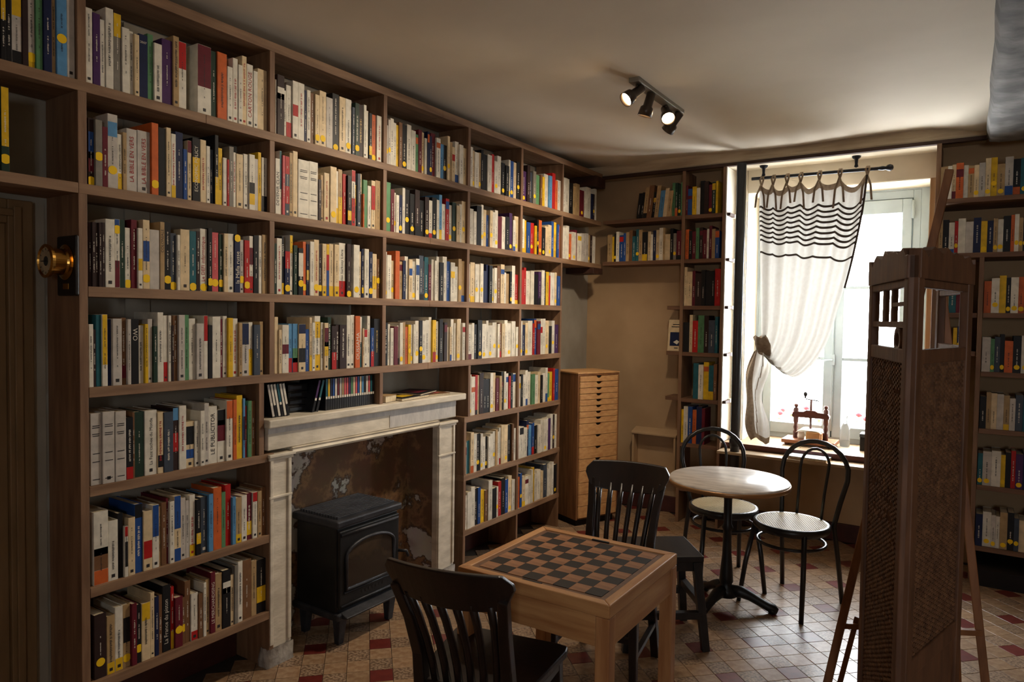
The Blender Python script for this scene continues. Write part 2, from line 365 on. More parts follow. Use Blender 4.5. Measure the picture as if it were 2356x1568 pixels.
def sash(x0, x1, swing):
    st, z0, z1 = 0.062, 0.70, 2.495
    s = MB().box(x0, x0 + st, 5.865, 5.91, z0, z1).box(x1 - st, x1, 5.865, 5.91, z0, z1).box(x0 + st, x1 - st, 5.865, 5.91, z1 - 0.10, z1).box(x0 + st, x1 - st, 5.865, 5.91, z0, z0 + 0.085)
    o = s.obj('sash', 'frame_paint', wf, 0.004)
    for z in (1.305, 1.85): bx('glazing_bar', (x0 + st, x1 - st, 5.872, 5.905, z - 0.012, z + 0.012), 'frame_paint', o, 0.003)
    zs = [z0 + 0.085, 1.293, 1.317, 1.838, 1.862, z1 - 0.10]
    for k in range(3): bx('pane', (x0 + st, x1 - st, 5.886, 5.890, zs[2 * k], zs[2 * k + 1]), 'pane_glass', o)
    return o
sash(1.195, 1.705, 1); sash(1.715, 2.21, -1)
for z in (1.0, 1.9, 2.35):
    MB().lathe([(0.011, 0), (0.011, 0.13)], 10, mat=Matrix.Translation((2.215, 5.862, z))).obj('hinge', 'frame_paint', wf)
    MB().lathe([(0.011, 0), (0.011, 0.13)], 10, mat=Matrix.Translation((1.19, 5.862, z - 0.3))).obj('hinge', 'frame_paint', wf)
MB().tube([(1.71, 5.855, 0.75), (1.71, 5.855, 2.44)], 0.007, 8).obj('bolt_rod', 'frame_paint', wf)
MB().box(1.695, 1.725, 5.84, 5.865, 1.26, 1.34).tube([(1.71, 5.84, 1.30), (1.68, 5.825, 1.295), (1.65, 5.825, 1.29)], 0.007, 8).obj('handle', 'frame_paint', wf)
# sills
sl = struct(bx('trim_4', (1.03, 2.40, 5.36, 5.88, 0.635, 0.662), 'sill_wood', bevel=0.004))
bx('sill_nosing', (1.03, 2.40, 5.352, 5.362, 0.632, 0.662), 'sill_edge', sl)
bx('lower_ledge', (1.03, 2.40, 5.20, 5.40, 0.598, 0.618), 'sill_wood', sl, 0.003)
bx('sill_upstand', (1.03, 2.40, 5.37, 5.55, 0.618, 0.635), 'sill_edge', sl)

# ---------------------------------------------------------------- left bookcase
DP = -0.235
case = tag(empty('built_in_bookcase', (0, 0, 0)), 'long built-in brown wooden bookcase covering the wall beside the stove', 'bookcase')
def shelf(y0, y1, ztop, th=0.036, x0=DP, x1=0.0, nm='shelf'):
    return bx(nm, (x0, x1, y0, y1, ztop - th, ztop), 'shelf_wood', case, 0.0015)
def upright(y0, y1, z0, z1):
    return bx('upright', (DP, -0.001, y0, y1, z0, z1), 'upright_wood', case, 0.0015)
ROWZ = [2.393, 2.041, 1.684, 1.327, 0.973, 0.609, 0.262]
shelf(0.30, 3.2, 2.785, 0.04, nm='top_board'); shelf(3.202, 5.3, 2.785, 0.04, nm='top_board')
for z, cuts in ((2.393, (0.33, 1.70, 3.85, 5.30)), (2.041, (0.33, 1.216, 3.10, 5.30)), (1.684, (1.245, 3.10, 4.645)), (1.327, (1.245, 3.09, 4.645))):
    for a, b in zip(cuts[:-1], cuts[1:]): shelf(a, b - 0.001, z)
for z in (0.973, 0.609, 0.262):
    shelf(1.245, 2.03 if z < 0.99 else 1.98, z)
for z in (0.973, 0.609, 0.262):
    shelf(3.44, 4.645, z)
segs = [(2.785 - 0.04, 2.393), (2.393 - 0.036, 2.041), (2.041 - 0.036, 1.684), (1.684 - 0.036, 1.327)]
upright(1.215, 1.2445, 0.0, 2.745)
upright(0.33, 0.36, 2.041, 2.357); upright(0.33, 0.36, 2.393, 2.745)
for hi, lo in segs:
    for y in (2.006, 2.716, 3.450, 4.052): upright(y, y + 0.026, lo, hi)
for hi, lo in segs[:2]: upright(4.626, 4.645, lo, hi)
for hi, lo in segs[2:]: upright(4.626, 4.645, lo, hi)
upright(1.952, 1.978, 0.973, 1.291); upright(2.004, 2.03, 0.609, 0.937); upright(2.004, 2.03, 0.262, 0.573); upright(2.004, 2.03, 0.0, 0.226)
upright(3.478, 3.502, 0.973, 1.291)
for hi, lo in ((0.937, 0.609), (0.573, 0.262), (0.226, 0.0)):
    upright(3.440, 3.464, lo, hi)
for hi, lo in ((1.291, 0.973), (0.937, 0.609), (0.573, 0.262), (0.226, 0.0)):
    upright(4.045, 4.067, lo, hi); upright(4.622, 4.642, lo, hi)
upright(2.700, 2.724, 1.127, 1.291)
bx('corner_bracket', (DP, 0.02, 5.12, 5.29, 1.955, 2.004), 'bracket_wood', case, 0.003)
bx('corner_bracket', (DP, 0.03, 5.12, 5.29, 2.66, 2.744), 'bracket_wood', case, 0.003)
for y in (1.50, 1.86, 2.60, 3.32, 3.94, 4.40):
    bx('wall_batten', (XW + 0.001, XW + 0.012, y, y + 0.10, 1.33, 2.74), 'plaster_grey', case)
# ---------------------------------------------------------------- back bookcases
def bshelf(x0, x1, z, par, y0=5.30, th=0.03, m='shelf_wood_back'):
    return bx('shelf', (x0, x1, y0, YB - 0.002, z - th, z), m, par, 0.0015)
bcase = tag(empty('corner_bookcase', (0.85, 5.4, 0)), 'narrow dark wooden bookcase between the corner and the window pipe', 'bookcase')
bcase.location = (0, 0, 0)
for z in (2.40, 2.06): bshelf(0.012, 0.684, z, bcase); bshelf(0.712, 1.0, z, bcase)
for z in (1.70, 1.34, 0.98): bshelf(0.56, 0.684, z, bcase, 5.36); bshelf(0.712, 1.0, z, bcase)
for z in (0.63, 0.28): bshelf(0.712, 1.0, z, bcase)
bx('upright', (0.685, 0.711, 5.30, YB - 0.002, 0, 2.742), 'upright_wood', bcase, 0.0015)
bx('upright', (1.001, 1.022, 5.30, YB - 0.002, 0, 2.742), 'upright_wood', bcase, 0.0015)
bx('white_side_board', (1.0225, 1.030, 5.305, YB - 0.002, 0.665, 2.742), 'white_paint', bcase)
bx('edge_board', (1.031, 1.118, 5.53, YB - 0.002, 0.665, 2.742), 'plaster_white', bcase)
for z in (2.40, 2.06, 1.70, 1.34, 0.98):
    bx('shelf_end', (1.0305, 1.055, 5.32, 5.44, z - 0.022, z), 'bracket_wood', bcase)
    bx('shelf_cleat', (1.0305, 1.055, 5.441, 5.529, z - 0.024, z + 0.004), 'white_paint', bcase)
rcase = tag(empty('alcove_bookcase', (0, 0, 0)), 'dim wooden bookcase right of the window behind the folding screen', 'bookcase')
RZ = [2.37, 2.03, 1.66, 1.30, 0.95, 0.60, 0.22]
bx('upright', (2.375, 2.402, 5.28, YB - 0.002, 0, 2.742), 'upright_wood', rcase, 0.0015)
bx('upright', (2.625, 2.650, 5.18, YB - 0.002, 0, 2.0), 'upright_wood', rcase, 0.0015)
bx('upright', (3.55, 3.575, 5.18, YB - 0.002, 0, 2.68), 'upright_wood', rcase, 0.0015)
for i, z in enumerate(RZ):
    x0 = 2.404 if i < 2 else 2.652
    bshelf(x0, 3.548, z, rcase, 5.18)
for z in (1.66, 1.42): bshelf(2.404, 2.623, z, rcase, 5.25)
bx('plinth', (2.652, 3.548, 5.10, YB - 0.002, 0, 0.10), 'notch_dark', rcase)

# ---------------------------------------------------------------- pipe
pp = MB().lathe([(0.034, 0), (0.034, 2.742)], 20).obj('heating_pipe', 'pipe_paint')
pp.location = (1.15, 5.25, 0); tag(pp, 'dark grey vertical pipe from floor to beam beside the window', 'pipe')
MB().lathe([(0.040, 0), (0.040, 0.05), (0.036, 0.06)], 20, mat=Matrix.Translation((0, 0, 0.66))).obj('pipe_collar', 'pipe_paint', pp)

# ---------------------------------------------------------------- fireplace
fp = tag(empty('fireplace', (0, 0, 0)), 'old cream painted fireplace surround with mantel around the black stove', 'fireplace')
MB().box(XW, 0.025, 1.985, 3.425, 1.088, 1.126).obj('mantel_shelf', 'mantel_paint', fp, 0.006)
MB().box(XW, -0.004, 2.0, 3.36, 0.985, 1.088).obj('frieze', 'mantel_paint', fp, 0.004)
MB().box(-0.004, 0.0, 2.0, 3.355, 1.06, 1.088).box(-0.004, -0.001, 2.78, 3.35, 0.992, 1.06).obj('bare_paint_strip', 'mantel_patch', fp)
MB().prism([(-0.02, 0.952), (0.006, 0.952), (0.012, 0.962), (0.004, 0.972), (0.010, 0.982), (-0.02, 0.985)], 2.13, 3.19, 'y').obj('lintel_moulding', 'mantel_paint', fp)
def pilaster(y0, y1):
    p = MB().box(-0.045, -0.004, y0, y1, 0.08, 0.952).box(-0.004, 0.004, y0 + 0.004, y0 + 0.022, 0.10, 0.945).box(-0.004, 0.004, y1 - 0.022, y1 - 0.004, 0.10, 0.945).obj('pilaster', 'mantel_paint', fp, 0.003)
    MB().box(XW, 0.014, y0 - 0.008, y1 + 0.012, 0.952, 0.968).box(XW, 0.006, y0 - 0.004, y1 + 0.006, 0.938, 0.952).obj('capital', 'mantel_paint', p, 0.004)
    bx('band', (-0.004, 0.006, y0, y1, 0.765, 0.777), 'mantel_paint', p, 0.003)
    def plf(u, v):
        a = u * 2 * PI; cx = -0.03; cy = (y0 + y1) / 2; hx = 0.034; hy = (y1 - y0) / 2 + 0.008
        k = 1 - 0.12 * v + 0.05 * math.sin(a * 5 + v * 4)
        c, s_ = math.cos(a), math.sin(a); q = max(abs(c), abs(s_))
        return (cx + hx * c / q * min(1, k + 0.06), cy + hy * s_ / q * min(1.05, k + 0.05), v * 0.085)
    MB().grid(plf, 24, 5).obj('stone_plinth', 'stone_rough', p)
pilaster(2.005, 2.13); pilaster(3.19, 3.35)
fb = MB()
fb.add([(-0.236, 2.10, 0), (-0.236, 3.22, 0), (-0.236, 3.22, 1.05), (-0.236, 2.10, 1.05)], [(0, 1, 2, 3)])
fb.add([(-0.046, 2.122, 0), (-0.24, 2.122, 0), (-0.24, 2.122, 1.05), (-0.046, 2.122, 1.05)], [(0, 1, 2, 3)])
fb.add([(-0.046, 3.198, 0), (-0.24, 3.185, 0), (-0.24, 3.185, 1.05), (-0.046, 3.198, 1.05)], [(3, 2, 1, 0)])
fb.obj('firebox', 'peeling_plaster', fp)

# ---------------------------------------------------------------- wood stove
SX0, SX1, SY0, SY1, SZ = -0.21, 0.115, 2.30, 2.755, 0.625
stv = tag(empty('wood_stove', (-0.05, 2.53, 0)), 'black cast iron wood stove on four legs inside the fireplace', 'stove')
def S(mb): # world coordinates -> local
    mb.v = [(x + 0.05, y - 2.53, z) for x, y, z in mb.v]; return mb
S(MB().box(SX0 + 0.02, SX1 - 0.02, SY0 + 0.015, SY1 - 0.015, 0.155, SZ - 0.05)).obj('body', 'cast_iron_black', stv, 0.008)
S(MB().box(SX0, SX1, SY0, SY1, SZ - 0.05, SZ - 0.012)).obj('top_plate', 'cast_iron', stv, 0.01)
n = 14
for i in range(n):
    x = SX0 + 0.03 + (SX1 - SX0 - 0.07) * i / (n - 1)
    S(MB().box(x, x + 0.011, SY0 + 0.03, SY1 - 0.03, SZ - 0.014, SZ)).obj('top_rib', 'cast_iron', stv, 0.002)
S(MB().box(SX0 + 0.0, SX1 + 0.005, SY0, SY1, 0.13, 0.165)).obj('base_plate', 'cast_iron', stv, 0.01)
S(MB().prism([(SX1 - 0.03, 0.135), (SX1 + 0.035, 0.14), (SX1 + 0.04, 0.15), (SX1 - 0.03, 0.175)], SY0 + 0.03, SY1 - 0.03, 'y')).obj('ash_lip', 'cast_iron', stv, 0.004)
for x in (SX0 + 0.03, SX1 - 0.055):
    for y in (SY0 + 0.035, SY1 - 0.075):
        S(MB().add([(x, y, 0), (x + 0.03, y, 0), (x + 0.03, y + 0.035, 0), (x, y + 0.035, 0), (x - 0.008, y - 0.006, 0.135), (x + 0.045, y - 0.006, 0.135), (x + 0.045, y + 0.045, 0.135), (x - 0.008, y + 0.045, 0.135)],
                   [(0, 3, 2, 1), (4, 5, 6, 7), (0, 1, 5, 4), (1, 2, 6, 5), (2, 3, 7, 6), (3, 0, 4, 7)])).obj('leg', 'cast_iron', stv, 0.004)
door = S(MB().box(SX1 - 0.02, SX1 - 0.004, SY0 + 0.02, SY1 - 0.02, 0.185, SZ - 0.065)).obj('stove_door', 'cast_iron_black', stv, 0.006)
yc = (SY0 + SY1) / 2
arch = [(yc - 0.165, 0.27)] + [(yc + 0.165 * -math.cos(t), 0.43 + 0.065 * math.sin(t)) for t in [PI * i / 14 for i in range(15)]] + [(yc + 0.165, 0.27)]
S(MB().prism(arch[::-1], SX1 - 0.006, SX1 - 0.002, 'x')).obj('glass', 'stove_glass', door)
S(MB().tube([(SX1, y, z) for y, z in arch], 0.009, 6, closed=True)).obj('arch_moulding', 'cast_iron', door)
S(MB().tube([(SX1 - 0.004, SY0 + 0.03, SZ - 0.085), (SX1 - 0.004, SY1 - 0.03, SZ - 0.085)], 0.008, 6)).obj('cornice_moulding', 'cast_iron', door)
S(MB().tube([(SX1 - 0.002, SY0 + 0.05, 0.255), (SX1 - 0.002, SY1 - 0.05, 0.255)], 0.006, 6)).obj('rail', 'cast_iron', door)
S(MB().tube([(SX1 - 0.002, SY0 + 0.03, 0.195), (SX1 - 0.002, SY1 - 0.03, 0.195)], 0.006, 6)).obj('rail', 'cast_iron', door)
for k in range(7):
    y = yc - 0.06 + 0.024 * k
    S(MB().box(SX1 - 0.005, SX1 - 0.0025, y, y + 0.009, 0.222, 0.238)).obj('air_hole', 'notch_dark', door)
S(MB().tube([(SX1 - 0.01, SY1 - 0.02, 0.36), (SX1 + 0.03, SY1 + 0.0, 0.36), (SX1 + 0.035, SY1 + 0.01, 0.33)], 0.009, 8)).obj('door_handle', 'cast_iron', door)

# ---------------------------------------------------------------- chess table
ct = tag(empty('chess_table', (1.38, 2.28, 0)), 'square pine table with an inlaid chessboard top', 'table')
H = 0.30
for sx in (-1, 1):
    for sy in (-1, 1):
        bx('leg', (sx * 0.275 - 0.025, sx * 0.275 + 0.025, sy * 0.275 - 0.025, sy * 0.275 + 0.025, 0, 0.655), 'pine_z', ct, 0.004)
for s_ in (-1, 1):
    bx('apron', (-0.25, 0.25, s_ * 0.285 - 0.011, s_ * 0.285 + 0.011, 0.555, 0.655), 'pine_x', ct, 0.003)
    bx('apron', (s_ * 0.285 - 0.011, s_ * 0.285 + 0.011, -0.25, 0.25, 0.555, 0.655), 'pine', ct, 0.003)
# mitred frame
for k in range(4):
    R_ = Matrix.Rotation(k * PI / 2, 4, 'Z')
    MB().prism([(-H, -H), (H, -H), (H - 0.036, -H + 0.036), (-H + 0.036, -H + 0.036)], 0.655, 0.70, 'z', mat=R_).obj('frame_rail', 'pine_x' if k % 2 == 0 else 'pine', ct, 0.004)
bx('board_panel', (-0.264, 0.264, -0.264, 0.264, 0.67, 0.6955), 'board_border', ct)
q = 0.061
sq_me = {}
for c in ('board_dark', 'board_light'):
    me = MB().box(-q / 2 + 0.0005, q / 2 - 0.0005, -q / 2 + 0.0005, q / 2 - 0.0005, 0, 0.0022).mesh('square'); me.materials.append(MATS[c]); sq_me[c] = me
for i in range(8):
    for j in range(8):
        o = place('square', sq_me['board_dark' if (i + j) % 2 == 1 else 'board_light'], ct)
        o.location = ((i - 3.5) * q, (j - 3.5) * q, 0.6953)
for s_ in (-1, 1): bx('finger_slot', (-0.045, 0.03, s_ * 0.264 - 0.005, s_ * 0.264 + 0.005, 0.694, 0.7006), 'notch_dark', ct)

# ---------------------------------------------------------------- dark slat-back chairs
def slat_chair(name, loc, rz, label):
    t = tag(empty(name, loc, rz), label, 'chair', 'dark slat-back chairs at the chess table')
    # local: faces +y; seat centre at origin
    out = [(-0.21, 0.205), (-0.17, 0.215), (0.17, 0.215), (0.21, 0.205), (0.215, 0.17), (0.185, -0.17), (0.16, -0.19), (-0.16, -0.19), (-0.185, -0.17), (-0.215, 0.17)]
    MB().prism(out[::-1], 0.425, 0.455, 'z').obj('seat', 'chair_wood', t, 0.008, 3)
    def yb(z): return -0.175 - 0.17 * max(0.0, (z - 0.45)) / 0.43 * (0.55 + 0.45 * (z - 0.45) / 0.43)
    for sx in (-1, 1):
        zs = [0.0, 0.2, 0.42, 0.55, 0.68, 0.80]
        xs = [0.175, 0.165, 0.152, 0.150, 0.158, 0.176]
        ys = [-0.235, -0.20, -0.178, yb(0.55), yb(0.68), yb(0.80)]
        MB().tube([(sx * x, y, z) for x, y, z in zip(xs, ys, zs)], [0.026, 0.027, 0.029, 0.026, 0.024, 0.022], 4, sq=True).obj('back_leg', 'chair_wood', t, 0.004)
        MB().tube([(sx * 0.185, 0.195, 0), (sx * 0.175, 0.175, 0.43)], [0.021, 0.028], 4, sq=True).obj('front_leg', 'chair_wood', t, 0.003)
        MB().tube([(sx * 0.172, -0.19, 0.17), (sx * 0.181, 0.18, 0.17)], 0.015, 4, sq=True).obj('side_stretcher', 'chair_wood', t)
        MB().tube([(sx * 0.165, -0.17, 0.405), (sx * 0.175, 0.17, 0.405)], 0.026, 4, sq=True).obj('seat_rail', 'chair_wood', t)
    for y, z in ((0.18, 0.24), (-0.19, 0.2)):
        MB().tube([(-0.175, y, z), (0.175, y, z)], 0.015, 4, sq=True).obj('stretcher', 'chair_wood', t)
    def rail(u, v):
        pass
    nu = 16; vs = []; fs = []
    for i in range(nu + 1):
        u = -1 + 2 * i / nu; x = u * 0.208
        e = max(0.0, (abs(u) - 0.86) / 0.14)
        zt = 0.885 - 0.004 * u * u - 0.03 * e * e
        zb = 0.755 + 0.018 * (1 - u * u) * -1 + 0.075 * max(0, (abs(u) - 0.80) / 0.2) ** 1.5 + 0.012
        zb = min(zb, zt - 0.02)
        yy = -0.045 * (1 - u * u) + 0.02
        for z, th in ((zb, 0.013), (zt, 0.011)):
            y0 = yb(z) + yy
            vs += [(x, y0 - th, z), (x, y0 + th, z)]
    for i in range(nu):
        a = i * 4; b = a + 4
        fs += [(a, b, b + 2, a + 2), (a + 1, a + 3, b + 3, b + 1), (a + 2, b + 2, b + 3, a + 3), (a, a + 1, b + 1, b)]
    fs += [(0, 2, 3, 1), (nu * 4, nu * 4 + 1, nu * 4 + 3, nu * 4 + 2)]
    MB().add(vs, fs).obj('top_rail', 'chair_wood', t, 0.006, 3)
    for k in range(6):
        f = (k - 2.5) / 2.5
        pts = []
        for z in (0.445, 0.52, 0.60, 0.69, 0.78):
            s_ = (z - 0.445) / 0.335
            pts.append((f * (0.105 + 0.03 * s_), yb(z) + (0.02 - 0.045 * (1 - (f * 0.6) ** 2)) * s_ + 0.006 * math.sin(s_ * PI), z))
        MB().tube(pts, [0.013, 0.0125, 0.012, 0.0125, 0.013], 6).obj('back_slat', 'chair_wood', t)
    return t
slat_chair('slat_back_chair', (1.29, 1.885, 0), math.radians(11), 'dark wooden slat-back chair in front of the chess table, back to the viewer')
slat_chair('slat_back_chair', (1.25, 2.865, 0), math.radians(188), 'dark wooden slat-back chair on the far side of the chess table')
# stool
st = tag(empty('wooden_stool', (1.31, 3.33, 0), math.radians(37)), 'black wooden stool between the chess table and the round table', 'stool')
MB().prism([(-0.185, -0.16), (0.185, -0.16), (0.185, 0.16), (-0.185, 0.16)], 0.425, 0.455, 'z').obj('seat', 'stool_wood', st, 0.006)
bx('seat_frame', (-0.165, 0.165, -0.14, 0.14, 0.375, 0.425), 'stool_wood', st, 0.003)
for sx in (-1, 1):
    for sy in (-1, 1):
        MB().tube([(sx * 0.195, sy * 0.175, 0), (sx * 0.155, sy * 0.13, 0.42)], [0.026, 0.028], 4, sq=True).obj('leg', 'stool_wood', st, 0.003)
for s_ in (-1, 1):
    MB().tube([(-0.18, s_ * 0.16, 0.17), (0.18, s_ * 0.16, 0.17)], 0.024, 4, sq=True).obj('stretcher', 'stool_wood', st, 0.002)
    MB().tube([(s_ * 0.178, -0.15, 0.22), (s_ * 0.178, 0.15, 0.22)], 0.024, 4, sq=True).obj('stretcher', 'stool_wood', st, 0.002)

# ---------------------------------------------------------------- round cafe table
rt_ = tag(empty('cafe_table', (1.50, 3.88, 0)), 'round marble-topped cafe table on a black cast iron pedestal', 'table')
MB().lathe([(0.0, 0.698), (0.315, 0.698), (0.32, 0.704), (0.32, 0.716), (0.314, 0.722), (0.0, 0.722)], 48, cap=False).obj('marble_top', 'marble', rt_)
MB().lathe([(0.316, 0.690), (0.3235, 0.690), (0.3245, 0.706), (0.3215, 0.712), (0.316, 0.712)], 48, cap=False).obj('rim_band', 'table_rim', rt_)
MB().lathe([(0.0, 0.70), (0.12, 0.698), (0.12, 0.688), (0.03, 0.678), (0.022, 0.60), (0.022, 0.47), (0.031, 0.45), (0.022, 0.43), (0.025, 0.30), (0.034, 0.20), (0.038, 0.15), (0.03, 0.13), (0.055, 0.11), (0.06, 0.07), (0.0, 0.06)], 20, cap=False).obj('column', 'cast_iron_black', rt_)
for k in range(3):
    a = math.radians(14 + 120 * k)
    pts = []; rs = []
    for s_, z, r in ((0.03, 0.095, 0.034), (0.08, 0.098, 0.032), (0.13, 0.080, 0.026), (0.18, 0.055, 0.023), (0.22, 0.036, 0.024), (0.25, 0.028, 0.026), (0.27, 0.018, 0.014)):
        pts.append((s_ * math.cos(a), s_ * math.sin(a), z)); rs.append(r)
    f = MB().tube(pts, rs, 10).obj('foot', 'cast_iron_black', rt_)
    MB().lathe([(0.0, 0.0), (0.022, 0.004), (0.028, 0.018), (0.02, 0.036), (0.0, 0.042)], 12, mat=Matrix.Translation((0.245 * math.cos(a), 0.245 * math.sin(a), 0.0))).obj('claw', 'cast_iron_black', f)

# ---------------------------------------------------------------- bentwood style chairs
def cane_disc(r, z):
    m = MB(); m.lathe([(0.0, z), (r, z)], 32, cap=False); return m
def bent_chair(loc, rz, label):
    t = tag(empty('cafe_chair', loc, rz), label, 'chair', 'black metal cafe chairs with cane seats')
    MB().lathe([(0.165, 0.432), (0.198, 0.425), (0.206, 0.44), (0.204, 0.462), (0.192, 0.468), (0.168, 0.462), (0.165, 0.432)], 36, cap=False).obj('seat_ring', 'bent_metal', t)
    seat = cane_disc(0.190, 0.4655).obj('cane_seat', 'cane', t)
    cs = MB()
    k = -0.18
    while k <= 0.181:
        hl = math.sqrt(max(0.0, 0.186 ** 2 - k * k))
        if hl > 0.02:
            for R_ in (Matrix.Rotation(PI / 4, 4, 'Z'), Matrix.Rotation(-PI / 4, 4, 'Z')):
                cs.box(-hl, hl, k - 0.0022, k + 0.0022, 0.4656, 0.4672, mat=R_)
        k += 0.0125
    o = cs.obj('cane_weave', 'cane_strand', seat); o['kind'] = 'stuff'
    # back loop running down into the rear legs
    lp = [(-0.185, -0.235, 0.0), (-0.172, -0.20, 0.25), (-0.160, -0.165, 0.45), (-0.178, -0.195, 0.58), (-0.200, -0.225, 0.70)]
    for i in range(1, 12):
        a = PI - PI * i / 12; lp.append((0.203 * math.cos(a), -0.232 - 0.028 * math.sin(a), 0.715 + 0.178 * math.sin(a)))
    lp += [(-x, y, z) for x, y, z in reversed(lp[:5])]
    MB().tube(lp, 0.0135, 10).obj('back_loop', 'bent_metal', t)
    il = [(-0.075, -0.185, 0.46), (-0.078, -0.205, 0.60), (-0.085, -0.228, 0.73)]
    for i in range(1, 10):
        a = PI - PI * i / 10; il.append((0.088 * math.cos(a), -0.235 - 0.022 * math.sin(a), 0.745 + 0.105 * math.sin(a)))
    il += [(-x, y, z) for x, y, z in reversed(il[:3])]
    MB().tube(il, 0.0085, 8).obj('inner_loop', 'bent_metal', t)
    for sx in (-1, 1):
        MB().tube([(sx * 0.19, 0.205, 0), (sx * 0.175, 0.17, 0.22), (sx * 0.150, 0.125, 0.44)], [0.0125, 0.014, 0.014], 10).obj('front_leg', 'bent_metal', t)
    MB().tube([(0.182 * math.cos(a), 0.182 * math.sin(a), 0.355) for a in [2 * PI * i / 28 for i in range(28)]], 0.0095, 8, closed=True).obj('ring_stretcher', 'bent_metal', t)
    return t
bent_chair((1.78, 4.15, 0), math.radians(161), 'black metal cafe chair with pale cane seat, nearest the folding screen')
bent_chair((1.36, 4.27, 0), math.radians(214), 'black metal cafe chair with cane seat behind the round table, beside the corner bookcase')

# ---------------------------------------------------------------- drawer cabinet
ang = math.atan2(0.37, 0.17)      # direction of the front face
cab = tag(empty('drawer_cabinet', (0.12, 4.70, 0), ang), 'tall slim pine cabinet of sixteen shallow drawers in the corner', 'cabinet')
# local: x runs along the front, +y goes into the cabinet
CW, CD, CH = 0.405, 0.34, 1.168
cb_ = MB().box(0, 0.014, 0.0, CD, 0.05, CH).box(CW - 0.014, CW, 0.0, CD, 0.05, CH).box(0.014, CW - 0.014, 0.0, CD, CH - 0.014, CH).box(0.014, CW - 0.014, 0.01, CD, 0.05, 0.062).box(0.014, CW - 0.014, CD - 0.01, CD, 0.062, CH - 0.014)
cb_.obj('carcass', 'cabinet_side', cab, 0.002)
MB().box(0.02, CW - 0.02, 0.03, CD - 0.02, 0.0, 0.05).obj('plinth', 'notch_dark', cab)
bx('top_panel', (-0.003, CW + 0.003, -0.004, CD, CH, CH + 0.012), 'cabinet_front', cab, 0.002)
hs = [0.0455] * 8 + [0.0905] * 8
tot = sum(hs); z = CH - 0.015; kf = (CH - 0.015 - 0.064) / tot
for k, h in enumerate(hs):
    hh = h * kf; z0 = z - hh + 0.0018; z1 = z - 0.0018; z -= hh
    nr = 0.021; nx = CW / 2
    poly = [(0.016, z0), (CW - 0.016, z0), (CW - 0.016, z1), (nx + nr * 1.3, z1)] + [(nx + nr * 1.3 * math.cos(a), z1 - 0.0175 * math.sin(a)) for a in [PI * i / 10 for i in range(1, 10)]] + [(nx - nr * 1.3, z1), (0.016, z1)]
    d = MB().prism(poly, -0.006, 0.006, 'y').obj('drawer', 'cabinet_front', cab)
    MB().box(0.018, CW - 0.018, 0.0062, 0.25, z0, z1 - 0.004).obj('drawer_box', 'notch_dark', d)
    for sx in (0.019, CW - 0.024):
        jn = MB(); zz = z0 + 0.004
        while zz < z1 - 0.006: jn.box(sx, sx + 0.005, -0.0066, -0.006, zz, zz + 0.005); zz += 0.011
        jn.obj('finger_joint', 'cabinet_side', d)
# ---------------------------------------------------------------- ceiling track light
tl = tag(empty('track_light', (1.095, 3.75, 2.855)), 'four-head metal spotlight bar on the ceiling', 'lamp')
bx('mounting_bar', (-0.03, 0.03, -0.34, 0.34, -0.034, 0.004), 'lamp_metal', tl, 0.004)
bx('mounting_plate', (-0.045, 0.045, 0.16, 0.30, -0.004, 0.008), 'lamp_metal', tl, 0.002)
heads = [(-0.30, (-0.42, -0.66, -0.58), True), (-0.13, (-0.30, 0.0, -0.95), True), (0.12, (0.42, -0.62, -0.66), True), (0.28, (-0.66, 0.22, -0.66), True)]
for y, dv, on in heads:
    d = Vector(dv).normalized(); p0 = Vector((0, y, -0.075))
    Rm = Matrix.Translation(p0) @ d.to_track_quat('Z', 'Y').to_matrix().to_4x4()
    hd = MB().lathe([(0.0, -0.045), (0.024, -0.04), (0.025, 0.03), (0.036, 0.04), (0.040, 0.085), (0.037, 0.085), (0.034, 0.07)], 20, mat=Rm, cap=False).obj('lamp_head', 'lamp_black', tl)
    MB().lathe([(0.0, 0.068), (0.034, 0.068)], 20, mat=Rm, cap=False).obj('bulb_face', 'bulb', hd)
    MB().tube([(0, y, -0.03), (0, y, -0.06)], 0.007, 8).obj('swivel_stem', 'lamp_black', hd)
    l = D.lights.new('spot', 'SPOT'); l.energy = {-0.30: 44, -0.13: 24, 0.12: 10, 0.28: 34}[y]; l.spot_size = math.radians(100); l.spot_blend = 0.9; l.color = (1.0, 0.84, 0.64); l.shadow_soft_size = 0.05
    lo = D.objects.new('spot', l); COL.objects.link(lo); lo.parent = tl
    lo.location = p0 + d * 0.09; lo.rotation_euler = d.to_track_quat('-Z', 'Y').to_euler()

# ---------------------------------------------------------------- curtain rod
rod = tag(empty('curtain_rod', (1.6, 5.42, 0)), 'black iron curtain rod with ball end hung below the beam', 'curtain rod')
MB().tube([(-0.42, 0, 2.655), (0.46, 0, 2.645)], 0.012, 12).obj('pole', 'rod_iron', rod)
MB().lathe([(0.0, -0.03), (0.012, -0.028), (0.016, 0.0), (0.012, 0.018), (0.021, 0.03), (0.024, 0.045), (0.016, 0.062), (0.0, 0.066)], 14, mat=Matrix.Translation((0.455, 0, 2.645)) @ Matrix.Rotation(PI / 2, 4, 'Y')).obj('finial', 'rod_iron', rod)
for x in (-0.335, 0.29):
    MB().lathe([(0.0, 2.745), (0.03, 2.745), (0.028, 2.735), (0.012, 2.722), (0.010, 2.69), (0.014, 2.672), (0.0, 2.665)], 14, mat=Matrix.Translation((x, 0, 0)), cap=False).obj('bracket', 'rod_iron', rod)

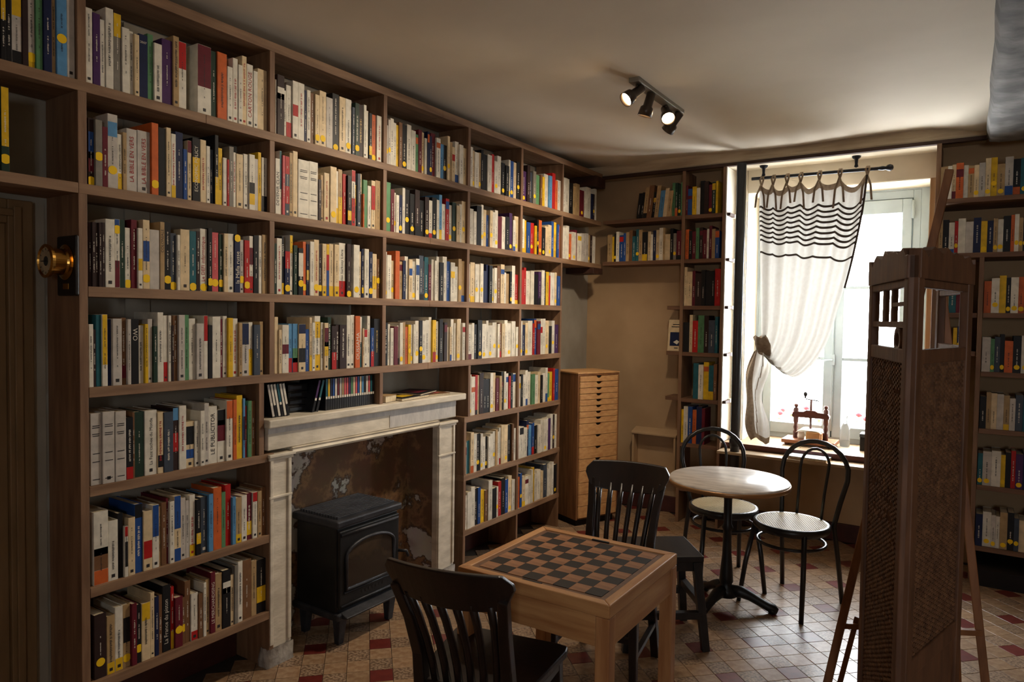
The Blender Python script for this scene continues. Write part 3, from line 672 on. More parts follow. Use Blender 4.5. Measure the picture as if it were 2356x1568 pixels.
# ---------------------------------------------------------------- curtain
CY = 5.40
def interp(pts, t):
    t = max(0.0, min(1.0, t)) * (len(pts) - 1); i = min(int(t), len(pts) - 2); f = t - i
    p0 = Vector(pts[max(i - 1, 0)]); p1 = Vector(pts[i]); p2 = Vector(pts[i + 1]); p3 = Vector(pts[min(i + 2, len(pts) - 1)])
    return 0.5 * ((2 * p1) + (p2 - p0) * f + (2 * p0 - 5 * p1 + 4 * p2 - p3) * f * f + (3 * p1 - p0 - 3 * p2 + p3) * f ** 3)
LE = [(1.245, 2.585), (1.252, 2.38), (1.262, 2.17), (1.270, 1.96), (1.278, 1.76), (1.284, 1.60), (1.288, 1.52), (1.292, 1.475), (1.296, 1.455)]
RE = [(1.965, 2.600), (1.945, 2.38), (1.905, 2.12), (1.862, 1.90), (1.812, 1.70), (1.745, 1.45), (1.640, 1.27), (1.500, 1.185), (1.345, 1.385)]
ties_u = [0.02, 0.135, 0.27, 0.40, 0.575, 0.76, 1.0]
def sag(u):
    for a, b in zip(ties_u[:-1], ties_u[1:]):
        if a <= u <= b:
            s_ = (u - a) / (b - a); return math.sin(s_ * PI) * (b - a) * 0.26
    return 0.0
def fold(u, v):
    k = 0.022 * (1 - 0.35 * v)
    return k * math.sin(u * 2 * PI * 6.2 + 0.6) + 0.012 * math.sin(u * 2 * PI * 2.3 + v * 2.0) + 0.05 * v * v * math.sin(u * PI)
# stripe rows: v positions where material changes
stripes = [0.094 + 0.0203 * k for k in range(8)] + [0.290]
vb = {0.0, 0.035, 1.0}
for s_ in stripes: vb.add(s_); vb.add(s_ + 0.0085)
for i in range(1, 34): vb.add(0.34 + 0.66 * i / 34)
for i in range(2): vb.add(0.055 + 0.02 * i)
vb = sorted(vb); NU = 84
cm = MB(); vs = []
for v in vb:
    for i in range(NU + 1):
        u = i / NU
        L_ = interp(LE, v); R_ = interp(RE, v)
        x = L_.x + (R_.x - L_.x) * u; z = L_.y + (R_.y - L_.y) * u
        if v > 0.5:
            z -= 0.10 * (v - 0.5) * 2 * math.sin(u * PI) * (1 - 0.3 * u)
        z -= sag(u) * (1 - v) ** 3 * 1.0
        z += 0.010 * math.sin(u * 2 * PI * 3.1 + 1.0) * (1 - v)
        vs.append((x, CY - fold(u, v), z))
fs = []; ms = []
for j in range(len(vb) - 1):
    mid = (vb[j] + vb[j + 1]) / 2
    mi = 1 if any(s_ <= mid <= s_ + 0.0085 for s_ in stripes) else (2 if mid < 0.035 else 0)
    for i in range(NU):
        a = j * (NU + 1) + i; fs.append((a, a + 1, a + NU + 2, a + NU + 1)); ms.append(mi)
cm.v = vs; cm.f = [list(f) for f in fs]; cm.m = ms; cm.smooth = [True] * len(fs)
cur = cm.obj('curtain', ['curtain_cloth', 'curtain_stripe', 'curtain_tape'])
tag(cur, 'white curtain with dark stripes knotted to one side of the window', 'curtain')
# side hem
def hemfn(u, v):
    R_ = interp(RE, v * 0.42); return (R_.x + 0.008 - 0.014 * u, CY - fold(1.0, v * 0.42) - 0.004, R_.y)
MB().grid(hemfn, 1, 24).obj('side_hem', 'curtain_stripe', cur)
# tie ribbons looped over the rod
rnd = random.Random(3)
for k, u in enumerate(ties_u):
    L_ = interp(LE, 0); R_ = interp(RE, 0); x = L_.x + (R_.x - L_.x) * u; z = L_.y + (R_.y - L_.y) * u
    for q_ in range(2):
        dx = (q_ - 0.5) * 0.05; ln = 0.14 + 0.07 * rnd.random()
        path = [(x, CY - 0.01, z), (x + dx * 0.5, CY - 0.008, z + 0.05), (x + dx * 0.3, 5.42 - 0.016, 2.655), (x + dx * 0.2, 5.42, 2.671), (x + dx * 0.1, 5.42 + 0.016, 2.652)]
        path2 = [(x, CY - 0.03, z + 0.005), (x + dx, CY - 0.04, z - ln * 0.4), (x + dx * 1.35, CY - 0.042, z - ln)]
        rb = MB()
        for pth in (path, path2):
            n_ = len(pth)
            vv = []
            for p in pth: vv += [(p[0] - 0.007, p[1], p[2]), (p[0] + 0.007, p[1], p[2])]
            rb.add(vv, [(2 * i, 2 * i + 1, 2 * i + 3, 2 * i + 2) for i in range(n_ - 1)], 0, True)
        rb.obj('tie_ribbon', 'curtain_tape', cur, solid=0.0012)
# knot and hanging tail
def knot(u, v):
    a = u * 2 * PI; t = v
    r = 0.035 + 0.012 * math.sin(a * 3 + t * 4) + 0.01 * math.sin(t * PI)
    return (1.300 + r * math.cos(a) * 1.1 + 0.05 * (t - 0.5), CY - 0.03 + r * math.sin(a) * 0.8, 1.475 - 0.13 * t + 0.012 * math.sin(a * 2))
MB().grid(knot, 20, 8).obj('knot', 'curtain_tape', cur)
for k, (a0, a1) in enumerate((((1.255, 1.50), (1.30, 1.40)), ((1.27, 1.56), (1.40, 1.385)))):
    pass
def tail(u, v):
    wdt = 0.045 + 0.035 * math.sin(v * PI * 0.9) + 0.02 * math.sin(v * 9)
    cx = 1.285 - 0.045 * math.sin(v * PI * 0.8) + 0.05 * v * v
    z = 1.36 - 0.66 * v
    return (cx + (u - 0.5) * 2 * wdt, CY - 0.03 + 0.03 * math.sin(u * 14 + v * 5) * (1 - 0.5 * v) + 0.02 * math.sin(v * 11), z + 0.02 * math.sin(u * 6))
MB().grid(tail, 22, 30, mfn=lambda i, j: 1 if i < 8 or (i + j // 4) % 13 == 3 or j > 27 else 0).obj('hanging_tail', ['curtain_cloth', 'curtain_tape'], cur)

# ---------------------------------------------------------------- folding screen
sc_ = tag(empty('folding_screen', (2.53, 2.05, 0)), 'dark carved folding screen with woven wicker panels, standing partly folded', 'screen')
P = [(-0.17, 0.19), (-0.045, -0.20), (0.06, 0.20), (-0.02, 0.58)]
def leaf(a, b, seed, zr=0.80, lattice=True):
    a = Vector((a[0], a[1], 0)); b = Vector((b[0], b[1], 0)); W = (b - a).length
    ang_ = math.atan2((b - a).y, (b - a).x)
    Mx = Matrix.Translation(a) @ Matrix.Rotation(ang_, 4, 'Z')
    lf = empty('leaf'); lf.parent = sc_; lf.matrix_local = Mx
    T = 0.022; e = 0.004
    MB().box(e, e + 0.035, -T / 2, T / 2, 0.02, 1.755).box(W - e - 0.035, W - e, -T / 2, T / 2, 0.02, 1.755).obj('stile', 'screen_wood', lf, 0.003)
    for z0, z1 in ((1.50, 1.535), (zr - 0.045, zr), (0.06, 0.13), (1.68, 1.70)): bx('rail', (e + 0.035, W - e - 0.035, -T / 2 + 0.002, T / 2 - 0.002, z0, z1), 'screen_wood', lf, 0.003)
    # carved crest
    cr = [(e, 1.70)]
    nC = 18
    top = []
    for i in range(nC + 1):
        s_ = i / nC; x = e + (W - 2 * e) * s_
        zt = 1.762 + 0.014 * math.sin(s_ * PI) + 0.007 * math.cos(s_ * PI * 9) - (0.010 if i % 5 == 2 else 0)
        top.append((x, zt))
    MB().prism([(e, 1.70), (W - e, 1.70)] + top[::-1], -T / 2 - 0.003, T / 2 + 0.003, 'y').obj('carved_crest', 'screen_wood', lf, 0.002)
    # lattice window
    x0, x1 = e + 0.035, W - e - 0.035
    if lattice:
      for f in (0.36, 0.62): bx('lattice_bar', (x0 + (x1 - x0) * f - 0.006, x0 + (x1 - x0) * f + 0.006, -0.007, 0.007, 1.60, 1.68), 'screen_wood', lf)
    if lattice: bx('lattice_bar', (x0, x1, -0.007, 0.007, 1.585, 1.60), 'screen_wood', lf)
    if lattice: bx('lattice_bar', (x0 + (x1 - x0) * 0.62, x1, -0.007, 0.007, 1.637, 1.647), 'screen_wood', lf)
    cx = x0 + (x1 - x0) * 0.5
    if lattice: MB().lathe([(0.018, -0.006), (0.034, -0.006), (0.034, 0.006), (0.018, 0.006), (0.018, -0.006)], 16, mat=Matrix.Translation((x0 + (x1 - x0) * 0.80, 0, 1.555)) @ Matrix.Rotation(PI / 2, 4, 'X'), cap=False).obj('carved_rosette', 'screen_wood', lf)
    bx('lower_panel', (x0, x1, -0.004, 0.004, 0.13, zr - 0.045), 'screen_wood', lf)
    # woven panel
    wv = MB(); r_ = random.Random(seed); z = zr + 0.001; k = 0
    nseg = 26; gone = set()
    for _ in range(46 if lattice else 6):
        ra = r_.randrange(95, 172); ca = r_.randrange(2, 20)
        for dr in range(r_.randrange(1, 3)):
            for dc in range(r_.randrange(3, 6)): gone.add((ra + dr, ca + dc))
    while z < 1.497:
        h_ = 0.0052 + 0.001 * r_.random()
        for i in range(nseg):
            xa = x0 + (x1 - x0) * i / nseg; xb = x0 + (x1 - x0) * (i + 1) / nseg
            side = 0.0025 if (i + k) % 2 else -0.0025
            if r_.random() < 0.03 or (k, i) in gone: continue
            wv.box(xa, xb, side - 0.0016, side + 0.0016, z, z + h_)
        z += h_ + 0.0004; k += 1
    for i in range(nseg + 1):
        xa = x0 + (x1 - x0) * i / nseg; wv.box(xa - 0.0018, xa + 0.0018, -0.002, 0.002, zr, 1.50)
    o = wv.obj('woven_wicker', 'wicker', lf); o['kind'] = 'stuff'
leaf(P[0], P[1], 11, 0.50); leaf(P[1], P[2], 12, 0.80, False); leaf(P[2], P[3], 13, 0.80, False)

# ---------------------------------------------------------------- easel behind the screen
ez = tag(empty('wooden_easel', (2.45, 2.75, 0)), 'brown wooden easel with splayed legs behind the folding screen', 'easel')
def ezp(p): return (p[0] - 2.45, p[1] - 2.75, p[2])
A = Vector((2.155, 2.63, 0)); Bt = Vector((2.516, 2.92, 2.135))
dA = (Bt - A)
MB().tube([ezp(A), ezp(Bt)], 0.019, 4, sq=True).obj('leg', 'easel_wood', ez, 0.003)
MB().tube([ezp((2.72, 2.90, 0)), ezp((2.50, 2.99, 1.75))], 0.019, 4, sq=True).obj('leg', 'easel_wood', ez, 0.003)
MB().tube([ezp((2.60, 3.55, 0)), ezp((2.50, 2.98, 1.85))], 0.017, 4, sq=True).obj('rear_leg', 'easel_wood', ez, 0.003)
MB().tube([ezp((2.24, 2.70, 0.52)), ezp((2.66, 2.92, 0.52))], 0.014, 4, sq=True).obj('crossbar', 'easel_wood', ez, 0.002)
MB().tube([ezp((2.185, 2.67, 0)), ezp((2.29, 2.735, 0.55))], 0.012, 4, sq=True).obj('leg_extension', 'easel_wood', ez, 0.002)

# ---------------------------------------------------------------- brass ship's barometer on the bookcase side
cl = tag(empty('brass_barometer', (-0.062, 1.2145, 1.755)), 'round brass barometer on a dark plaque fixed to the bookcase side', 'barometer')
bx('plaque', (-0.068, 0.068, -0.014, 0, -0.105, 0.105), 'plaque_wood', cl, 0.006)
RX = Matrix.Rotation(PI / 2, 4, 'X')
MB().lathe([(0.0, 0.012), (0.060, 0.012), (0.062, 0.018), (0.050, 0.024), (0.046, 0.030), (0.046, 0.066), (0.056, 0.070), (0.058, 0.080), (0.050, 0.084), (0.047, 0.078)], 40, mat=Matrix.Translation((0, 0, 0.012)) @ RX, cap=False, sm=False).obj('case', 'brass', cl)
dl = MB().lathe([(0.0, 0.077), (0.048, 0.077)], 32, mat=Matrix.Translation((0, 0, 0.012)) @ RX, cap=False).obj('dial', 'dial', cl)
MB().lathe([(0.0, 0.0775), (0.017, 0.0775)], 20, mat=Matrix.Translation((0, 0, 0.012)) @ RX, cap=False).obj('dial_centre', 'dial_dark', dl)
MB().box(-0.03, 0.012, -0.0795, -0.078, 0.0105, 0.0135).obj('pointer', 'notch_dark', dl)
for k in range(12):
    a = 2 * PI * k / 12
    MB().box(-0.0008, 0.0008, -0.0785, -0.0775, 0.037, 0.044, mat=Matrix.Translation((0, 0, 0.012)) @ Matrix.Rotation(a, 4, 'Y')).obj('tick_mark', 'notch_dark', dl)
bx('name_plate', (-0.02, 0.02, -0.0155, -0.014, -0.082, -0.062), 'brass', cl, 0.001)

# ---------------------------------------------------------------- things on the window sill
pr = tag(empty('book_press', (1.605, 5.63, 0.662)), 'small wooden book press with turned posts on the window sill', 'book press')
bx('base_board', (-0.185, 0.185, -0.11, 0.11, 0.018, 0.045), 'press_base', pr, 0.004)
for x in (-0.15, 0.15):
    for y in (-0.085, 0.085): MB().lathe([(0.0, 0.0), (0.012, 0.0), (0.018, 0.01), (0.014, 0.018), (0.0, 0.018)], 12, mat=Matrix.Translation((x, y, 0)), cap=False).obj('foot', 'press_wood', pr)
for x in (-0.105, 0.105):
    MB().lathe([(0.019, 0.045), (0.019, 0.095), (0.012, 0.102), (0.018, 0.125), (0.012, 0.15), (0.019, 0.17), (0.020, 0.27), (0.009, 0.276), (0.015, 0.285), (0.015, 0.30), (0.0, 0.305)], 16, mat=Matrix.Translation((x, 0, 0)), cap=False).obj('post', 'press_wood', pr)
beam_p = [(-0.13, 0.205), (0.13, 0.205), (0.132, 0.225), (0.12, 0.245), (0.05, 0.250), (0.03, 0.262), (-0.03, 0.262), (-0.05, 0.250), (-0.12, 0.245), (-0.132, 0.225)]
MB().prism(beam_p, -0.024, 0.024, 'y').obj('crossbeam', 'press_wood', pr, 0.003)
MB().tube([(0, 0, 0.125), (0, 0, 0.345)], 0.009, 10).obj('screw', 'press_wood', pr)
MB().tube([(-0.04, 0, 0.345), (0.055, 0.0, 0.335)], 0.004, 8).lathe([(0.0, 0.0), (0.008, 0.002), (0.006, 0.012), (0.014, 0.026), (0.014, 0.04), (0.0, 0.052)], 12, mat=Matrix.Translation((-0.042, 0, 0.35))).obj('crank_handle', 'notch_dark', pr)
def plat(u, v):
    x = -0.088 + 0.176 * u; y = -0.085 + 0.17 * v
    return (x, y, 0.118 + 0.006 * math.sin(u * 9) * math.sin(v * 7) - 0.02 * (abs(u - 0.5) * 2) ** 4)
MB().grid(plat, 14, 10).obj('platen_cloth', 'linen', pr, solid=0.004)
bk = tag(empty('bound_book', (1.62, 5.62, 0.708)), 'tan leather-bound book clamped in the press on the sill', 'book')
MB().box(-0.03, 0.065, -0.08, 0.07, 0.0, 0.065).obj('cover', 'leather', bk, 0.006)
MB().box(-0.032, -0.028, -0.075, 0.065, 0.006, 0.06).obj('pages', 'paper', bk)
rl = MB().lathe([(0.0, 0.0), (0.022, 0.0), (0.026, 0.02), (0.022, 0.05), (0.0, 0.05)], 16, cap=False).obj('string_spool', 'linen'); rl.location = (1.545, 5.60, 0.708); tag(rl, 'small white spool beside the book in the press', 'spool')
bo = tag(MB().lathe([(0.0, 0.0), (0.030, 0.0), (0.034, 0.008), (0.034, 0.13), (0.03, 0.15), (0.014, 0.18), (0.013, 0.21), (0.017, 0.215), (0.017, 0.235), (0.0, 0.236)], 20, cap=False).obj('glass_bottle', 'bottle_glass'), 'clear glass bottle on the sill next to the book press', 'bottle')
bo.location = (1.83, 5.72, 0.662)
mg = tag(empty('sill_album', (1.665, 5.30, 0.6185), math.radians(-4)), 'flat pale blue book lying on the ledge below the window', 'book')
bx('cover', (-0.13, 0.13, -0.09, 0.09, 0.018, 0.021), 'paper_blue', mg); bx('pages', (-0.127, 0.127, -0.088, 0.087, 0.003, 0.018), 'paper', mg); bx('back_cover', (-0.13, 0.13, -0.09, 0.09, 0.0, 0.003), 'leather', mg)
bkx = tag(empty('dark_box', (1.995, 5.66, 0.662)), 'dark box on the sill half hidden by the folding screen', 'box')
bx('box_body', (-0.05, 0.09, -0.06, 0.06, 0, 0.10), 'plaque_wood', bkx, 0.004); bx('box_lid', (-0.053, 0.093, -0.063, 0.063, 0.10, 0.125), 'pipe_paint', bkx, 0.004)

# window box with geraniums outside
fbx = tag(empty('flower_box', (1.72, 6.12, 0.55)), 'window box with red geraniums outside the window', 'planter')
bx('trough', (-0.5, 0.5, -0.08, 0.08, 0, 0.15), 'cabinet_side', fbx, 0.006)
fo = MB(); bl = MB(); r_ = random.Random(5)
for k in range(90):
    x = r_.uniform(-0.48, 0.48); z = 0.15 + r_.random() * 0.13; y = r_.uniform(-0.07, 0.07); s_ = 0.03
    R_ = Matrix.Translation((x, y, z)) @ Matrix.Rotation(r_.random() * 6, 4, 'Z') @ Matrix.Rotation(r_.uniform(-0.8, 0.8), 4, 'X')
    fo.add([R_ @ Vector(p) for p in ((-s_, 0, 0), (0, -s_ * 0.8, 0.004), (s_, 0, 0), (0, s_ * 0.8, 0.004))], [(0, 1, 2, 3)])
for k in range(14):
    x = r_.uniform(-0.46, 0.46); bl.lathe([(0.0, -0.02), (0.024, -0.008), (0.028, 0.006), (0.016, 0.02), (0.0, 0.024)], 8, mat=Matrix.Translation((x, r_.uniform(-0.05, 0.05), 0.27 + r_.random() * 0.06)))
o = fo.obj('foliage', 'leaf', fbx); o['kind'] = 'stuff'
o = bl.obj('blossoms', 'blossom', fbx); o['kind'] = 'stuff'

# ---------------------------------------------------------------- picture card on the corner bookcase, box on the wall
pc = tag(empty('picture_card', (0.62, 5.40, 1.3405)), 'cream picture card with dark blue scene on a small corner shelf', 'picture')
Tm = Matrix.Rotation(-0.10, 4, 'X')
MB().box(-0.065, 0.062, -0.004, 0.004, 0, 0.25, mat=Tm).obj('card', 'cover_cream', pc)
MB().box(-0.048, 0.056, -0.0046, -0.004, 0.04, 0.15, mat=Tm).obj('scene_panel', 'cover_navy', pc)
MB().lathe([(0.0, -0.0005), (0.02, -0.0005)], 16, mat=Tm @ Matrix.Translation((0.0, -0.0048, 0.115)) @ RX, cap=False).obj('red_shape', 'cover_red', pc)
MB().prism([(-0.02, 0.07), (0.012, 0.052), (0.032, 0.075), (0.008, 0.088)], -0.0052, -0.0047, 'y', mat=Tm).obj('pale_shape', 'cover_white', pc)
for z, x0, x1 in ((0.19, -0.04, 0.05), (0.208, -0.03, 0.03), (0.02, -0.01, 0.02)): MB().box(x0, x1, -0.0046, -0.004, z, z + 0.007, mat=Tm).obj('caption_line', 'ink_dark', pc)
nb = tag(empty('wall_niche_box', (0.43, 5.55, 0.30)), 'shallow boxed niche with sloping top low on the corner wall', 'niche')
MB().box(-0.19, -0.172, -0.10, -0.002, 0, 0.335).box(0.172, 0.19, -0.10, -0.002, 0, 0.335).box(-0.172, 0.172, -0.10, -0.002, 0, 0.03).box(-0.172, 0.172, -0.012, -0.002, 0.03, 0.335).obj('box_body', 'plaster_tan', nb, 0.003)
MB().prism([(-0.108, 0.335), (-0.002, 0.335), (-0.002, 0.385), (-0.108, 0.35)], -0.195, 0.195, 'x').obj('sloping_top', 'plaster_tan', nb, 0.003)

# ---------------------------------------------------------------- mantel: disc cases, stacked boxes, magazines
MZ = 1.1262
case_me = {}
def disc_case(y, lean, col, k, nx, label, x=-0.03):
    o = empty('disc_case', (x, y, MZ + abs(math.sin(lean)) * 0.0069)); o.rotation_euler = (lean, 0, 0)
    tag(o, label, 'disc case', 'disc cases on the mantel shelf')
    bx('case', (-0.135, 0.0, -0.0068, 0.0068, 0.0, 0.156), 'cd_black', o, 0.001)
    bx('spine_insert', (-0.002, 0.0006, -0.0055, 0.0055, 0.062 if nx else 0.004, 0.153), cov(col), o)
    bx('price_tag', (0.0006, 0.0011, -0.0052, 0.0052, 0.056, 0.068), 'cover_white', o)
ordn = ['first', 'second', 'third', 'fourth', 'fifth', 'sixth', 'seventh', 'eighth', 'ninth', 'tenth', 'eleventh', 'twelfth', 'thirteenth', 'fourteenth', 'fifteenth', 'sixteenth', 'seventeenth',
        'eighteenth', 'nineteenth', 'twentieth'] + ['twenty-' + s_ for s_ in ('first', 'second', 'third', 'fourth', 'fifth', 'sixth', 'seventh', 'eighth', 'ninth')] + ['thirtieth'] + ['thirty-' + s_ for s_ in ('first', 'second', 'third', 'fourth', 'fifth', 'sixth', 'seventh', 'eighth', 'ninth')]
cname = {k: v[1] for k, v in BOOKC.items()}
for i, c in enumerate('lwwtww'):
    disc_case(2.052 + i * 0.0165, 0.20, c, i, i % 2, '%s disc case, %s of the leaning row at the mantel end nearest the clock' % (cname[c], ordn[i]))
for i, c in enumerate('pt'):
    disc_case(2.278 + i * 0.024, -0.27, c, i, 1, 'disc case with %s insert leaning against the upright disc row, %s' % (cname[c], 'outer one' if i == 0 else 'inner one'))
y = 2.362
for i, c in enumerate('tyBbwmlePPpncPbcskwPtk'):
    disc_case(y, 0.0, c, i, 1, 'upright disc case with %s insert, %s from the left on the mantel' % (cname[c], ordn[i])); y += 0.0152
for i in range(4):
    o = empty('dark_box_set', (-0.09, 2.24, MZ + 0.0005 + i * 0.034)); tag(o, 'flat black boxed set, %s in the stack on the mantel' % ('lowest', 'second from bottom', 'third from bottom', 'topmost')[i], 'box', 'stacked boxed sets on the mantel')
    bx('sleeve', (-0.09, 0.0, -0.062, 0.055, 0, 0.032), 'cd_black', o, 0.002); bx('spine_label', (0.0, 0.0006, -0.05, 0.02, 0.009, 0.023), 'cover_slate', o)
def flat_book(name, loc, rz, dx, dy, h, top, lab, extra=None):
    o = empty(name, loc, rz); tag(o, lab, 'magazine' if h < 0.03 else 'book')
    bx('cover', (-dx / 2, dx / 2, -dy / 2, dy / 2, h - 0.002, h), cov(top), o); bx('pages', (-dx / 2 + 0.002, dx / 2 - 0.002, -dy / 2 + 0.002, dy / 2 - 0.002, 0.0015, h - 0.002), 'paper', o)
    bx('back_cover', (-dx / 2, dx / 2, -dy / 2, dy / 2, 0.0, 0.0015), cov('K'), o)
    if extra: bx('cover_picture', (-dx * 0.3, dx * 0.3, -dy * 0.3, dy * 0.25, h, h + 0.0005), cov(extra), o)
flat_book('small_book', (-0.07, 2.80, MZ), 0.2, 0.10, 0.11, 0.036, 'e', 'small thick tan book lying alone on the mantel')
flat_book('magazine', (-0.10, 2.985, MZ), 0.1, 0.19, 0.26, 0.016, 'k', 'black magazine with yellow picture lying on the mantel', 'y')
flat_book('magazine', (-0.115, 3.22, MZ), -0.15, 0.19, 0.20, 0.012, 'u', 'brown magazine with pink picture at the far mantel end', 'P')
flat_book('magazine', (-0.125, 3.12, MZ + 0.0165), 0.3, 0.18, 0.24, 0.010, 'k', 'dark magazine lying on top of two others on the mantel', 'm')
# ================================================================ books
BOOKS = [
 ('00R1',2.393,0.968,'23/205K:by79 17/213k:by69 17/212k 31/221l:bk01,by79 19/235K 22/247l:d1,by01 22/251n 27/263B 14/272e 34/278s:d4 27/287l'),
 ('00R2',2.041,0.968,'20/254N 24/268N:by39,d1'),
 ('01R1',2.393,1.247,'24/261w 26/251p 19/238w 28/286w:H 29/278g:by79 27/236w 16/232w 19/225c 34/234B:t0 23/246n 32/219w:H 43/247p 25/270e:H 34/259w:br69 ~45 61/275w:bm49 27/267N 45/271o:H 26/225w 25/268w:R 22/247w 24/292c:R 32/266w:t1 22/245w 50/263c'),
 ('01R2',2.041,1.256,'21/236K:bb47,bm24,d0 25/233g:d4 20/214m 37/266l:bs78,d2 18/201w:by02 15/211e 40/230l:t2 50/232l:t2 28/270o:d1 31/259k 20/265c 20/246w:by01,R 33/259B 17/198b 19/235c:bm89 35/250k:t3,by36 27/250c:R 17/230w 20/221d 18/282k:by03 21/234y 19/198w 10/193r 23/250g 16/231w:R 34/228c 25/234w 30/237w:bk34,by12 20/224l 18/256y 29/237w:bk02'),
 ('01R3',1.684,1.254,'10/227K 11/228K 11/228K 11/228K 11/230K 33/245w:H 20/248w:bb89,d8,bm03 21/249N 21/222w:d0 23/254m 18/225w:by34 27/258c:d1,bb46 40/225l 19/258e:t4 27/260k:d1 25/221d:d0 13/216w 40/240c 29/237t:d0 18/239K 32/252w:t5,d0 20/257k:d1 32/243P:d1 20/238N:d1 21/243c:H 29/245w 29/243B:t6,d9 21/225l:d2 27/225r:d1 21/246w:br02,bm57 25/251k 16/253w 29/258e:H'),
 ('01R4',1.327,1.251,'17/224w 10/205K 19/257t 20/259w:by39 15/242B 34/244l 20/247u:bm12 14/242l 29/242k:t7 23/219w:H 14/224y:H 19/243l 17/215N 24/269w:H 19/257w:br02 13/257w 9/219K 19/257u 27/260l 21/260n 29/246w 32/226l:H 19/258w:br69 20/219k 39/254w 13/244m 20/257w:t8 24/249y 27/247w:R 17/228e 35/226l:bB69,H 22/231w:by04 34/220d 20/234e'),
 ('01R5',0.973,1.256,'39/259l:L 44/261l:L 40/258l:L 28/231k:H,br01 7/247u 38/247N 49/248w:t9 24/238c:R,bk12 39/235d:t10 25/248K:br35,bs89 31/253w:R 37/186c:bk58,bb23 21/185w 19/225w 22/253l 40/237w:t11 39/220w:bm47,bk79 31/255w:bo79 19/256o 30/272y:H 12/257s:bB36 11/224r 20/244n 25/241u'),
 ('01R6',0.609,1.262,'53/266w:bo01,bu24,bB44 36/222w:H 21/242k 14/190w:br89,bk26 27/218c 32/262b:t12,bk89 36/229c:br24 27/245w:bb59 10/234e 22/247u 10/258m 20/245w 30/262c:bb59,bb01 23/247l 16/233l 26/251w:R,by01 23/228k:by23 33/232d 22/239s 40/260o 21/234n 29/261r 18/204s 30/196e:by01 28/200w 28/203m:by13,H 25/203w:br89 22/203e 29/215u'),
 ('01R7',0.262,1.264,'45/236K:d2 31/218e:by01,H 31/241w:by01,H 29/238e:bk47,d1 21/236m 19/225k:d2 36/223c:by79,H 18/254c 18/232B 16/233u 35/264k:t13 15/249r:by02 34/202m:d3 14/191u:d3 26/252u 32/193w:br01 22/184u 14/224w 20/232e:H 23/256m:t14 34/242e:H 41/247k:bw67,br66 18/217c:H 18/254g 25/264w:t15 50/259u 29/245e 51/239k:by24'),
 ('02R1',2.393,2.045,'6/240w 40/265K:bw67,br66 15/206w 32/235w:br02 33/262w:br45 37/263w:R 13/238B 23/243w 24/236u 28/235c:d1 42/261c:d1 42/242l 43/272k:d0,H 42/267c:H 40/268w:d1,H 19/236d 29/262N:d1,H 33/263K:G 20/268w 17/244w 23/236k:by12 33/236o:d0 37/237w:R'),
 ('02R2',2.041,2.042,'26/246w:t16 14/284w:bt49 15/266P 26/266d:br24,br79 20/286e:H 29/298c 67/267w:L 56/270w:L 20/194K 19/219e 36/233c:R 42/269c:d1 19/255w:by02 28/267e:by04 25/249r 28/244k:by12 27/276w:br04,br89,H 16/208w:by59,bn24 23/266d 16/269c 8/170o 31/244n 26/218w 30/249c:br48 43/255e'),
 ('02R3',1.684,2.040,'15/226N:H 30/251w:R 16/262k:t17,by01 31/197B:br69,d1 19/272w:by79 25/228N 31/217k:t18,bw48,d2 21/249o:d1 18/239B:by34 27/253w 33/265c:R,d1 22/247K:d1 28/251c:by01 20/251r:by89,bb04 31/254c:by01 34/254c:by01 48/265w:t19,br02 30/264K:d0 16/201w:by01 45/264w:d1 21/234c 15/248B:d1 34/250w 29/238B:d1 35/230c:by24 28/206u:d4'),
 ('02R4',1.327,2.044,'21/255c 17/197c 38/219w:bm45 23/224s:br02 31/224s:br02,bn24 42/223c:bk24,bB89 24/198b 16/254c:by02 19/230w:H 37/261w:by02,by68,H 16/230w:H 26/228c:bm58,by35 23/255N:t20 32/213K:br03 22/218K:H 46/218K:H 27/265w:H 27/268w 35/263o:t21 20/259t:bw59 10/200c 23/194w:br89 22/264w 24/202b:br03 46/249k:G'),
]
TITLES = {0: ('2007', 'h', 'ink_light'), 1: ('CARTON ROUGE', 'u', 'ink_red'), 2: ('LA BIBLE EN VERS', 'u', 'ink_red'), 3: ('ECONOMIC POLICY', 'u', 'ink_light'), 4: ('COLONIALE', 'u', 'ink_dark'),
          5: ('Le DEFI informatique', 'u', 'ink_red'), 6: ('la Mafia russe', 'u', 'ink_light'), 7: ('WO', 'd', 'ink_light'), 8: ('?', 'u', 'ink_red'), 9: ('La Face cach\u00e9e du Monde', 'u', 'ink_dark'),
          10: None, 11: ('LE PUBLICITOR', 'u', 'ink_dark'), 12: None, 13: ('La France du piston', 'u', 'ink_light'), 14: ('LE MERCHANDISING', 'u', 'ink_light'), 15: None, 16: ('DEVENIR CLAN', 'u', 'ink_dark'),
          17: ("L'EXPRESS", 'd', 'ink_light'), 18: None, 19: ('Nicolas Sarkozy Libre', 'u', 'ink_dark'), 20: None, 21: ('OUSSAMA', 'u', 'ink_light')}
def text_mesh(txt):
    cu = D.curves.new('title_text', 'FONT'); cu.body = txt; cu.resolution_u = 2; cu.align_x = 'LEFT'
    o = D.objects.new('title_text', cu); COL.objects.link(o); bpy.context.view_layer.update()
    me = D.meshes.new_from_object(o.evaluated_get(bpy.context.evaluated_depsgraph_get()))
    D.objects.remove(o); D.curves.remove(cu)
    xs = [v.co.x for v in me.vertices]; ys = [v.co.y for v in me.vertices]
    x0, x1, y0, y1 = min(xs), max(xs), min(ys), max(ys)
    for v in me.vertices: v.co = ((v.co.x - x0) / (x1 - x0), (v.co.y - y0) / (y1 - y0), 0)
    return me, (x1 - x0) / (y1 - y0)
TXT = {k: text_mesh(v[0]) for k, v in TITLES.items() if v}
